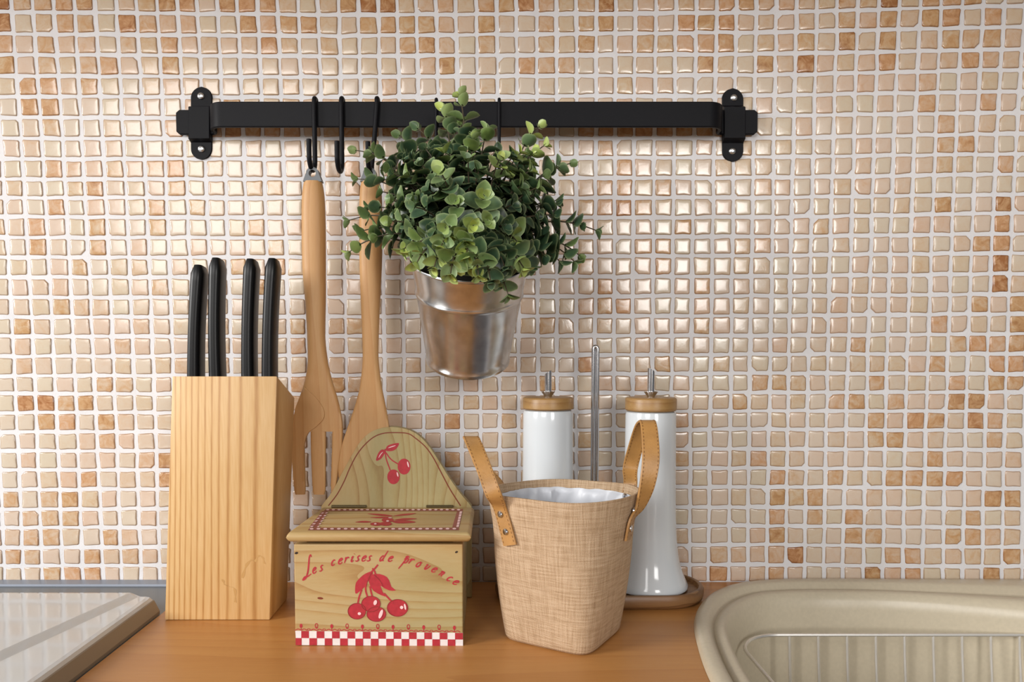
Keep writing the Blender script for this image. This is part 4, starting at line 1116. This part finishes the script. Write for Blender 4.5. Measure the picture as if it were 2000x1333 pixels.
# ------------------------------------------------------------------ bottle stand, two bottles
TXL, TXR = 0.0035, 0.2020
tcx, tcy = (TXL + TXR) / 2, -0.0455
stand = thing('bottle_stand', 'dark wood oblong bottle stand with a tall steel wire handle', 'stand', (tcx, tcy, 0))
def stadium(rx, ry, z, n=14):
    pts = []
    L_ = rx - ry
    for k in range(n + 1):
        a = -PI / 2 + PI * k / n; pts.append(V((tcx + L_ + ry * math.cos(a), tcy + ry * math.sin(a), z)))
    for k in range(n + 1):
        a = PI / 2 + PI * k / n; pts.append(V((tcx - L_ + ry * math.cos(a), tcy + ry * math.sin(a), z)))
    return pts
bm = bmesh.new()
RX, RY = (TXR - TXL) / 2, 0.0420
loft(bm, [stadium(RX - 0.004, RY - 0.004, 0.0006), stadium(RX - 0.0012, RY - 0.0012, 0.0025), stadium(RX, RY, 0.006), stadium(RX, RY, 0.0110), stadium(RX - 0.0012, RY - 0.0012, 0.0132), stadium(RX - 0.0030, RY - 0.0030, 0.0138), stadium(RX - 0.0046, RY - 0.0046, 0.0132), stadium(RX - 0.0052, RY - 0.0052, 0.0095)])
fix(bm); obj('tray', bm, M['tray_wood'], stand, angle=40)
bm = bmesh.new()
rp = P(1163, 700, -tcy); zr = P(1163, 674, -tcy).z; wr = 0.0019
hx = 0.0020
pts = [V((rp.x - hx, tcy, 0.0098)), V((rp.x - hx, tcy, zr - 0.006))] + [V((rp.x - hx * math.cos(a), tcy, zr - 0.004 + 0.0025 * math.sin(a))) for a in [PI * k / 8 for k in range(9)]] + [V((rp.x + hx, tcy, zr - 0.006)), V((rp.x + hx, tcy, 0.0098))]
tube(bm, pts, wr, 10); fix(bm); obj('wire_handle', bm, M['steel'], stand, angle=60)

def make_bottle(xc, cap_y0, cap_y1, sp_top, lab, spout_turn, pxc):
    d = -tcy
    zb0 = 0.0099
    zc0 = P(pxc, cap_y1, d + 0.02).z; zc1 = P(pxc, cap_y0, d + 0.02).z
    zs = P(pxc, sp_top, d).z
    t = thing('oil_bottle', lab, 'bottle', (xc, tcy, zb0), 'white bottles on the wooden stand')
    mt = Matrix.Translation((xc, tcy, 0))
    bm = bmesh.new()
    R = 0.0236
    prof = [(0, zb0), (0.0335, zb0), (0.0362, zb0 + 0.0012), (0.0366, zb0 + 0.004), (0.0345, zb0 + 0.0085), (0.0312, zb0 + 0.0165), (0.0285, zb0 + 0.026), (0.0264, zb0 + 0.040), (0.0250, zb0 + 0.060), (0.0243, zb0 + 0.085), (R + 0.0003, zb0 + 0.12), (R, zc0 - 0.004), (R - 0.0006, zc0 - 0.0012), (R - 0.003, zc0), (0, zc0)]
    pr = []
    for (a, b) in zip(prof[:-1], prof[1:]): pr.append(a)
    pr.append(prof[-1])
    sm = catmull([V((r, h, 0)) for r, h in prof[4:12]], 4)
    prof2 = prof[:4] + [(p.x, p.y) for p in sm] + prof[12:]
    lathe(bm, prof2, 56, mt); fix(bm); obj('body', bm, M['white_ceramic'], t, angle=45)
    bm = bmesh.new()
    Rc = 0.0240
    lathe(bm, [(0, zc0 + 0.0002), (Rc - 0.0012, zc0 + 0.0002), (Rc, zc0 + 0.0014), (Rc, zc1 - 0.0016), (Rc - 0.0005, zc1 - 0.0006), (Rc - 0.0018, zc1), (0, zc1)], 56, mt)
    fix(bm); obj('cap', bm, M['bamboo'], t, angle=40)
    bm = bmesh.new()
    lathe(bm, [(0, zc1 - 0.0005), (0.0036, zc1 - 0.0005), (0.0038, zc1 + 0.0012), (0.0066, zc1 + 0.0050), (0.0066, zc1 + 0.0056), (0.0034, zc1 + 0.0056), (0, zc1 + 0.0050)], 28, mt)
    # tube with a slanted mouth
    ro, ri, n = 0.0034, 0.0027, 20
    def rg(r, zf): return [V((xc + r * math.cos(2 * PI * k / n), tcy + r * math.sin(2 * PI * k / n), zf(math.cos(2 * PI * k / n + spout_turn)))) for k in range(n)]
    loft(bm, [rg(ro, lambda c: zc1 + 0.004), rg(ro, lambda c: zs - 0.0025 + c * 0.0022), rg(ri, lambda c: zs - 0.0025 + c * 0.0022), rg(ri, lambda c: zc1 + 0.006)])
    fix(bm); obj('spout', bm, M['steel'], t, angle=40)
    return t
make_bottle(P(1070.5, 800, -tcy).x, 778.5, 803, 723, 'white bottle with bamboo cap in the middle, left of the steel wire handle', 0.4, 1070.5)
make_bottle(P(1271, 800, -tcy).x, 779, 806, 719, 'white bottle with flared foot and bamboo cap, beside the sink', PI - 0.5, 1271)

# ------------------------------------------------------------------ woven basket
bx, by = 0.0600, -0.1395
basket = thing('woven_basket', 'square footed woven basket with two tan leather handles and white liner', 'basket', (bx, by, 0))
ztop = P(1100, 957, -by).z
Ccx = P(1101, 965, -by).x
NB = 96
side = 0.0390
rot = math.radians(-31)
def basket_r(a, t):
    """point of the wall at angle a, height fraction t"""
    e = 6.0 - 3.6 * min(1.0, t * 1.35) ** 0.8
    e = max(2.25, e)
    s = side + (0.0600 - side) * (t ** 0.92)
    la = a - rot
    c, s_ = math.cos(la), math.sin(la)
    rr = s / ((abs(c) ** e + abs(s_) ** e) ** (1 / e))
    return rr
def basket_pt(a, t, inset=0.0):
    cx = bx + (Ccx - bx) * t; cy = by
    r = basket_r(a, t) - inset
    z = 0.0006 + (ztop - 0.0006) * t
    return V((cx + r * math.cos(a), cy + r * math.sin(a) * (1 - 0.16 * t), z))
bm = bmesh.new()
uvl = bm.loops.layers.uv.new('UVMap')
ts = [0.0, 0.02, 0.06, 0.12, 0.2, 0.3, 0.4, 0.5, 0.6, 0.7, 0.8, 0.9, 0.97, 1.0]
def wall_rings(inset, tlist, wob=0.0):
    rings = []
    for t in tlist:
        ring = []
        for k in range(NB):
            a = 2 * PI * k / NB
            ins = inset + (0.0012 if t == 0.0 else 0)
            p = basket_pt(a, t, ins)
            if t > 0.9: p.z += 0.0005 * math.sin(2 * a + 0.8) + 0.0003 * math.sin(5 * a)
            ring.append((bm.verts.new(p), a, t))
        rings.append(ring)
    return rings
ro = wall_rings(0.0, ts); ri = wall_rings(0.0016, ts[::-1][:9])
allr = ro + ri
for A_, B_ in zip(allr[:-1], allr[1:]):
    for k in range(NB):
        j = (k + 1) % NB
        f = bm.faces.new((A_[k][0], A_[j][0], B_[j][0], B_[k][0]))
        for lp, (vv, a, t), wrap in zip(f.loops, (A_[k], A_[j], B_[j], B_[k]), (0, 1, 1, 0)):
            aa = a + (2 * PI if (wrap and j == 0) else 0)
            lp[uvl].uv = (aa * 0.052, t * ztop)
bf = bm.faces.new([v for v, a, t in ro[0]][::-1])
for lp in bf.loops: lp[uvl].uv = (lp.vert.co.x, lp.vert.co.y)
fix(bm)
obj('basket_body', bm, M['burlap'], basket, angle=60)
# plastic liner: crinkled film standing just below the rim
bm = bmesh.new()
secs = []
for q, t in enumerate([0.945, 0.93, 0.90, 0.85, 0.78, 0.68, 0.55, 0.4]):
    sec = []
    for k in range(NB):
        a = 2 * PI * k / NB
        p = basket_pt(a, t, 0.0026)
        nz = mnoise.noise(V((a * 6.0, t * 18.0, 0.7))) + 0.8 * mnoise.noise(V((a * 15.0, t * 9.0, 4.7)))
        inward = 0.0010 + 0.0050 * max(0, nz + 0.25) * (1.0 if q > 0 else 0.5)
        c = V((Ccx, by, p.z)); dirv = (p - c).normalized()
        p = p - dirv * inward
        if q == 0: p.z += 0.0016 * mnoise.noise(V((a * 4.0, 2.0, 1.0)))
        sec.append(p)
    secs.append(sec)
loft(bm, secs, cap=True, capends=(False, True)); fix(bm)
tag(obj('liner', bm, M['liner'], basket, angle=70), 'crinkled white plastic liner inside the rim')

def strap(bm, ctr, wid, th, nrm_hint=None):
    secs = []; m = len(ctr)
    for i in range(m):
        t = (ctr[min(i + 1, m - 1)] - ctr[max(i - 1, 0)]).normalized()
        w = wid[i] - t * wid[i].dot(t)
        n = t.cross(w).normalized()
        h = w.length; wn = w.normalized()
        c = 0.0004
        secs.append([ctr[i] + wn * (h - c) + n * th, ctr[i] + wn * h + n * (th - c), ctr[i] + wn * h - n * (th - c), ctr[i] + wn * (h - c) - n * th,
                     ctr[i] - wn * (h - c) - n * th, ctr[i] - wn * h - n * (th - c), ctr[i] - wn * h + n * (th - c), ctr[i] - wn * (h - c) + n * th])
    loft(bm, secs)
    return secs
def make_strap(key, pts, label, rivet_idx):
    """pts: (centre, half width vector)"""
    c = catmull([p for p, w in pts], 6); w = catmull([w for p, w in pts], 6)
    bm = bmesh.new(); secs = strap(bm, c, w, 0.0010); fix(bm)
    st = tag(obj('leather_handle', bm, M['leather'], basket, angle=35), label)
    # stitches along both edges, on both faces
    bm = bmesh.new()
    acc = 0.0; last = c[0]
    fine_c = catmull([p for p, w_ in pts], 40); fine_w = catmull([w_ for p, w_ in pts], 40)
    nxt = 0.003
    for i in range(1, len(fine_c) - 1):
        acc += (fine_c[i] - last).length; last = fine_c[i]
        if acc >= nxt:
            acc = 0; nxt = 0.0030
            t = (fine_c[i + 1] - fine_c[i - 1]).normalized()
            w_ = fine_w[i] - t * fine_w[i].dot(t); n = t.cross(w_).normalized(); wn = w_.normalized(); h = w_.length
            for sgn in (1, -1):
                for face in (1, -1):
                    p = fine_c[i] + wn * sgn * (h - 0.0013) + n * face * 0.00105
                    a, b = p - t * 0.0008, p + t * 0.0008
                    vs = [bm.verts.new(q) for q in (a - wn * 0.00022, b - wn * 0.00022, b + wn * 0.00022, a + wn * 0.00022)]
                    vt = [bm.verts.new(q.co + n * face * 0.00015) for q in vs]
                    bm.faces.new(vt)
                    for x in range(4): bm.faces.new((vs[x], vs[(x + 1) % 4], vt[(x + 1) % 4], vt[x]))
    fix(bm)
    tag(obj('stitching', bm, M['thread'], st, smooth=False), 'brown stitches along the strap edges', kind='stuff')
    return st, c, w
def rivet(parent, p, n, r=0.0028):
    q = V((0, 0, 1)).rotation_difference(n).to_matrix().to_4x4()
    mt = Matrix.Translation(p) @ q
    bm = bmesh.new()
    lathe(bm, [(r * 0.98, -0.0006), (r, 0.0002), (r * 0.85, 0.0008), (r * 0.4, 0.0011), (0, 0.0012)], 18, mt)
    fix(bm); tag(obj('rivet', bm, M['steel'], parent), 'round silver rivet')
HW = 0.0066
def surf(px, py, extra=0.0012):
    """point on the outside of the basket under a sight line"""
    r = ray(px, py); t = 0.3; best_ = None
    for k in range(1200):
        q = CAM + r * (0.35 + k * 0.0004)
        tt = (q.z - 0.0006) / (ztop - 0.0006)
        if 0 <= tt <= 1.0:
            cx = bx + (Ccx - bx) * tt
            a = math.atan2(q.y - by, q.x - cx)
            if math.hypot(q.x - cx, q.y - by) <= basket_r(a, tt) + extra: return q, a
    return None, None
def tang(a): return V((-math.sin(a), math.cos(a), 0))
# left handle, front foot on the left front of the wall
aL = math.radians(212)
def wall_at(a, z, extra=0.0014):
    t = max(0, min(1, (z - 0.0006) / (ztop - 0.0006)))
    p = basket_pt(a, t, -extra); p.z = z; return p
q1, a1 = surf(979, 1010); q2, a2 = surf(988, 1050)
print('left foot', q1, a1, q2, a2)
aL = a1 if a1 is not None else math.radians(212)
if aL < 0: aL += 2 * PI
zL1 = ztop - 0.018; 
aLb = PI - (aL - PI) * 1.0            # back foot mirrored to the rear
wl = V((0.80, -0.60, 0.0)) * HW
apex = P(921, 852, 0.137); 
def front_pt(px, py, d): return P(px, py, d)
ptsL = [(wall_at(aL + 0.13, ztop - 0.038, 0.0022), wl), (wall_at(aL + 0.08, ztop - 0.024, 0.0022), wl), (wall_at(aL + 0.03, ztop - 0.009, 0.0026), wl),
        (P(964, 966, 0.178), V((HW * 0.95, -HW * 0.3, 0.001))), (P(947, 920, 0.170), V((HW, -0.001, 0.0))), (P(931, 880, 0.160), V((HW, 0, 0))), (P(921.5, 858, 0.148), V((HW, 0, 0))), (P(919.5, 855, 0.137), V((HW, 0, 0))),
        (P(923, 860, 0.126), V((HW, 0, 0))), (P(933, 885, 0.115), V((HW, 0, 0))), (P(945, 915, 0.108), V((HW, 0, 0)))]
aLr = 2 * PI - aL
ptsL += [(wall_at(aLr, ztop - 0.002), tang(aLr) * -HW), (wall_at(aLr, ztop - 0.022), tang(aLr) * -HW), (wall_at(aLr, ztop - 0.038), tang(aLr) * -HW)]
sL, cL, wL = make_strap('left', ptsL, 'left tan leather handle leaning outward', None)
for a_, dz in ((aL + 0.03, 0.014), (aL + 0.09, 0.0275)):
    p = wall_at(a_, ztop - dz, 0.0034); rivet(sL, p, V((math.cos(a_), math.sin(a_), 0)))
q3, a3 = surf(1238, 1020)
aR = a3 if a3 is not None else math.radians(-35)
print('right foot', q3, a3)
aR = math.radians(-26)
wr_ = tang(aR) * HW
aRr = math.radians(24)
ptsR = [(wall_at(aR - 0.06, ztop - 0.036), wr_), (wall_at(aR - 0.03, ztop - 0.020), wr_), (P(1251, 988, 0.160), V((HW * 0.75, HW * 0.55, 0.0))),
        (P(1263, 952, 0.162), V((HW * 1.05, 0.002, 0.002))), (P(1271, 900, 0.159), V((HW * 1.05, 0, 0))), (P(1269.5, 852, 0.150), V((HW * 1.03, 0, 0))), (P(1266, 827, 0.141), V((HW, 0, 0))), (P(1262, 824, 0.131), V((HW, 0, 0))),
        (P(1254, 835, 0.121), V((HW, 0, 0))), (P(1242, 872, 0.111), V((HW, 0, 0))), (P(1231, 915, 0.105), V((HW * 0.98, -0.001, 0.0)))]
ptsR += [(wall_at(aRr, ztop + 0.001), tang(aRr) * -HW * -1 if False else V((HW * 0.75, -HW * 0.6, 0))), (wall_at(aRr, ztop - 0.02), V((HW * 0.75, -HW * 0.6, 0))), (wall_at(aRr, ztop - 0.036), V((HW * 0.75, -HW * 0.6, 0)))]
sR_, cR, wR = make_strap('right', ptsR, 'right tan leather handle looping up beside the white bottle', None)
for a_, dz in ((aR - 0.02, 0.0125), (aR - 0.05, 0.0265)):
    p = wall_at(a_, ztop - dz, 0.0024); rivet(sR_, p, V((math.cos(a_), math.sin(a_), 0)))
p = basket_pt(aRr - 0.05, 0.925, 0.0045); rivet(sR_, p, V((-math.cos(aRr), -math.sin(aRr), 0)))

# ------------------------------------------------------------------ zinc bucket hanging from the rail
dRim, dBot = 0.100, 0.056
rimc = P(918, 508, dRim); botc = P(913.5, 703, dBot)
axis = (rimc - botc); Hb = axis.length; axis.normalize()
sR1 = (P(1033, 508, dRim).x - P(803, 508, dRim).x) / 2
sR0 = (P(993, 700, dBot).x - P(834, 700, dBot).x) / 2
q = V((0, 0, 1)).rotation_difference(axis).to_matrix().to_4x4()
bmat = Matrix.Translation(botc) @ q
bucket = thing('zinc_bucket', 'shiny galvanised tapered bucket hanging tilted from the black rail', 'bucket', botc)
bm = bmesh.new()
def rad(h): return sR0 + (sR1 - sR0) * h / Hb
rg_h = Hb * 0.70
prof = [(0, 0.0015), (sR0 - 0.003, 0.0015), (sR0 - 0.0012, 0.0), (sR0 + 0.0004, -0.0004), (sR0 + 0.0012, 0.0010), (sR0 + 0.0012, 0.0035), (rad(0.006) - 0.0002, 0.0050)]
prof += [(rad(Hb * k / 10), Hb * k / 10) for k in range(1, 6)]
prof += [(rad(rg_h - 0.003), rg_h - 0.003), (rad(rg_h - 0.0016) + 0.0005, rg_h - 0.0016), (rad(rg_h) + 0.0012, rg_h), (rad(rg_h + 0.0016) + 0.0005, rg_h + 0.0016), (rad(rg_h + 0.003), rg_h + 0.003)]
prof += [(rad(Hb * 0.8), Hb * 0.8), (rad(Hb * 0.93), Hb * 0.93), (rad(Hb) - 0.0002, Hb - 0.0022), (rad(Hb) + 0.0010, Hb - 0.0016), (rad(Hb) + 0.0015, Hb - 0.0004), (rad(Hb) + 0.0009, Hb + 0.0008), (rad(Hb) - 0.0004, Hb + 0.0008), (rad(Hb) - 0.0012, Hb - 0.0006)]
prof += [(rad(Hb * k) - 0.0011, Hb * k) for k in (0.93, 0.7, 0.4, 0.1)] + [(0, 0.0035)]
lathe(bm, prof, 72, bmat); fix(bm)
obj('bucket_shell', bm, M['galv'], bucket, angle=50)

# ------------------------------------------------------------------ eucalyptus plant in the bucket
plant = thing('potted_plant', 'bushy artificial eucalyptus plant with round green leaves in the zinc bucket', 'plant', rimc)
prng = random.Random(5)
bm = bmesh.new()
lathe(bm, [(0, Hb * 0.93 + 0.006), (rad(Hb) * 0.5, Hb * 0.93 + 0.004), (rad(Hb * 0.93) - 0.0022, Hb * 0.93), (rad(Hb * 0.8) - 0.0022, Hb * 0.8), (0, Hb * 0.8)], 36, bmat)
fix(bm); obj('moss', bm, M['moss'], plant)
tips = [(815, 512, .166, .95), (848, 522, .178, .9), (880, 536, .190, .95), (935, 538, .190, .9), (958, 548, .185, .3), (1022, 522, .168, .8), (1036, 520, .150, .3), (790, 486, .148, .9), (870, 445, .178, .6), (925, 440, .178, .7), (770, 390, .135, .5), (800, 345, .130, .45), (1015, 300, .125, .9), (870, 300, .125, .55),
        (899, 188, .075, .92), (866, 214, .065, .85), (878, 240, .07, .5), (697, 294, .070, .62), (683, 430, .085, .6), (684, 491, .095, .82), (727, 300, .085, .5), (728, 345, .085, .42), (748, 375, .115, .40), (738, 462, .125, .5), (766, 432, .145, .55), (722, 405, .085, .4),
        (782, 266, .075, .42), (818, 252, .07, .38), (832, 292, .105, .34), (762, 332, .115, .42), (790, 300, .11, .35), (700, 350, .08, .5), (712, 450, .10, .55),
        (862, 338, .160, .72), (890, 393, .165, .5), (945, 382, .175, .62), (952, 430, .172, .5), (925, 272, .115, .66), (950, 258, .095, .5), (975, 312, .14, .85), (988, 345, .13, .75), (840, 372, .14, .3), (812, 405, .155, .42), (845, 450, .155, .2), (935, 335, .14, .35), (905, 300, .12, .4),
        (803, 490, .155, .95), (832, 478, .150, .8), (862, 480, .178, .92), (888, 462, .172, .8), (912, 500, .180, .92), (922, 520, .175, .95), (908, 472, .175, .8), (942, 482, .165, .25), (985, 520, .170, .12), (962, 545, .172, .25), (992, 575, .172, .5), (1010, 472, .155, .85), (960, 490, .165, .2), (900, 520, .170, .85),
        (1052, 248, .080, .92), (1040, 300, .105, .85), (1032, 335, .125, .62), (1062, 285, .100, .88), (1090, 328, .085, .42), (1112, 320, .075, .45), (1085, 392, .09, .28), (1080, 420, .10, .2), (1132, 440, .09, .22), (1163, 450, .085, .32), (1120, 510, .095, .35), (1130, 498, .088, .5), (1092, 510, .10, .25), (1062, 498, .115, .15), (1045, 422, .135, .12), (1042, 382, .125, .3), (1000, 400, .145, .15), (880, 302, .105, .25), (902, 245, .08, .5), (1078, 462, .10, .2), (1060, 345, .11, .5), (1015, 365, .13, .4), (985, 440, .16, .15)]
leafdata = []                     # (matrix, size, tone)
stems_bm = bmesh.new()
def soil_point(fx, fy):
    rr = rad(Hb * 0.93) * 0.75
    return bmat @ V((fx * rr, fy * rr, Hb * 0.95))
def bez(a, b, c, t): return a * (1 - t) ** 2 + b * 2 * t * (1 - t) + c * t * t
def add_stem(tip, tint, size, npairs, t0):
    rel = tip - rimc
    fx = max(-0.9, min(0.9, rel.x / 0.10)); fy = max(-0.8, min(0.8, rel.y / 0.09))
    base = soil_point(fx * 0.8 + prng.uniform(-.12, .12), fy * 0.8 + prng.uniform(-.12, .12))
    L_ = (tip - base).length
    up = V((0, -0.15, 1)).normalized()
    ctrl = base + up * L_ * 0.48 + (tip - base) * 0.30
    if tip.z < rimc.z + 0.01: ctrl = base + up * 0.032 + (tip - base) * 0.5 + V((0, -0.010, 0))
    pts = [bez(base, ctrl, tip, k / 10) for k in range(11)]
    tube(stems_bm, pts, [0.0012 - 0.0007 * k / 10 for k in range(11)], 5)
    ph = prng.uniform(0, PI)
    for i in range(npairs):
        f = i / max(1, npairs - 1)
        t = t0 + (1 - t0) * f
        p = bez(base, ctrl, tip, t)
        tg = (bez(base, ctrl, tip, min(1, t + .02)) - bez(base, ctrl, tip, max(0, t - .02))).normalized()
        ref = V((0, 0, 1)) if abs(tg.z) < 0.9 else V((1, 0, 0))
        u = tg.cross(ref).normalized(); v = tg.cross(u)
        a0 = ph + (PI / 2) * i + prng.uniform(-.25, .25)
        sz = size * (1.08 - 0.55 * f ** 1.5) * prng.uniform(0.85, 1.15)
        open_ = math.radians(78 - 34 * f) + prng.uniform(-.2, .2)
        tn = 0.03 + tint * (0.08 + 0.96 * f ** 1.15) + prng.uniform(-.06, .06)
        for s in (0, 1):
            a = a0 + PI * s
            out = u * math.cos(a) + v * math.sin(a)
            ldir = (out * math.sin(open_) + tg * math.cos(open_)).normalized()
            nrm = (tg * math.sin(open_) - out * math.cos(open_)).normalized()
            leafdata.append((p, ldir, nrm, sz, (max(0, min(1, tn)), prng.random())))
    # closed tip: two tiny leaves
    for s in (0, 1):
        a = ph + PI * s + 0.7
        out = u * math.cos(a) + v * math.sin(a)
        ldir = (out * 0.55 + tg * 0.83).normalized(); nrm = (tg * 0.55 - out * 0.83).normalized()
        leafdata.append((tip, ldir, nrm, size * 0.42, (min(1, tint * 1.05), prng.random())))
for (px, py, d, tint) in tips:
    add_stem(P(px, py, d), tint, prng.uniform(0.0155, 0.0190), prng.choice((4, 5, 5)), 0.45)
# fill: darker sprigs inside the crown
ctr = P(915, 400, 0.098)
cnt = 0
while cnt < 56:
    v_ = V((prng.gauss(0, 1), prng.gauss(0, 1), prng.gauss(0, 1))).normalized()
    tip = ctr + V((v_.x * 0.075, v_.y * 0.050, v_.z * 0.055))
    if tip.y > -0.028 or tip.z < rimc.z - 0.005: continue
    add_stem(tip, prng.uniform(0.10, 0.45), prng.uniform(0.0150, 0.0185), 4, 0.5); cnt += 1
fix(stems_bm)
tag(obj('stems', stems_bm, M['stem'], plant), kind='stuff')
def leaf_geometry(bm, lay, ldir, nrm, sz, tone, p, org):
    w = ldir.cross(nrm).normalized()
    nseg = 14
    W_ = 0.46
    def at_(lx, wy, hz): return p + ldir * (lx * sz) + w * (wy * sz) + nrm * (hz * sz) - org
    cup = 0.16
    rows = []
    base_v = None
    inner, outer_ = [], []
    for k in range(nseg):
        a = 2 * PI * k / nseg
        ex = 0.54 + 0.50 * math.cos(a); ey = W_ * math.sin(a) * (1.0 - 0.12 * math.cos(a))
        if k == 0: ex += 0.05
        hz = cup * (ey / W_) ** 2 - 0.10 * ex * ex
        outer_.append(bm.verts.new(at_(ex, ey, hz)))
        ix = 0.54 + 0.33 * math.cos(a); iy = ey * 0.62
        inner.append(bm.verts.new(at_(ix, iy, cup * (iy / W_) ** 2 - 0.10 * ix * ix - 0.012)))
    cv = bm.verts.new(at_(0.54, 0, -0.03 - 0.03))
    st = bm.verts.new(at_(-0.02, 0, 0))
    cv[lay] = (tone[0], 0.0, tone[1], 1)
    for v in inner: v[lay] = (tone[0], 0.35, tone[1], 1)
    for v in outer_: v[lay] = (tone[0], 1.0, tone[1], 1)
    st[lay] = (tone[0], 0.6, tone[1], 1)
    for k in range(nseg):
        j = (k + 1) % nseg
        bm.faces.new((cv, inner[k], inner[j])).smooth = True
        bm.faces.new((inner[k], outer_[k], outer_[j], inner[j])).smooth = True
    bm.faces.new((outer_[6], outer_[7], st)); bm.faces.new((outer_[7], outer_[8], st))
def leaf_score(L5):
    p, ld, nr, sz, tn = L5
    q = p + ld * sz * 0.5
    view = (CAM - q).normalized()
    return sz * 8 * abs(nr.dot(view)) + (-q.y) * 4.0 + 0.8 * ((q.x - ctr.x) ** 2 / 0.1 ** 2 + (q.z - ctr.z) ** 2 / 0.09 ** 2) * 0.12
leafdata = [l for l in leafdata if (l[0] + l[1] * l[3]).y < -0.004]
order = sorted(range(len(leafdata)), key=lambda i: -leaf_score(leafdata[i]))
single = set(order[:300])
sb = bmesh.new(); sl = sb.verts.layers.float_color.new('tone')
for i, (p, ld, nr, sz, tn) in enumerate(leafdata):
    if i in single:
        b1 = bmesh.new(); l1 = b1.verts.layers.float_color.new('tone')
        leaf_geometry(b1, l1, ld, nr, sz, tn, p, p)
        me = bpy.data.meshes.new('leaf'); b1.to_mesh(me); b1.free(); me.materials.append(M['leaf'])
        o = bpy.data.objects.new('leaf', me); C.objects.link(o); o.parent = plant; o.location = p - rimc
    else:
        leaf_geometry(sb, sl, ld, nr, sz, tn, p, rimc)
me = bpy.data.meshes.new('foliage'); sb.to_mesh(me); sb.free(); me.materials.append(M['leaf'])
o = bpy.data.objects.new('foliage', me); C.objects.link(o); o.parent = plant; o['kind'] = 'stuff'
print('leaves', len(leafdata))
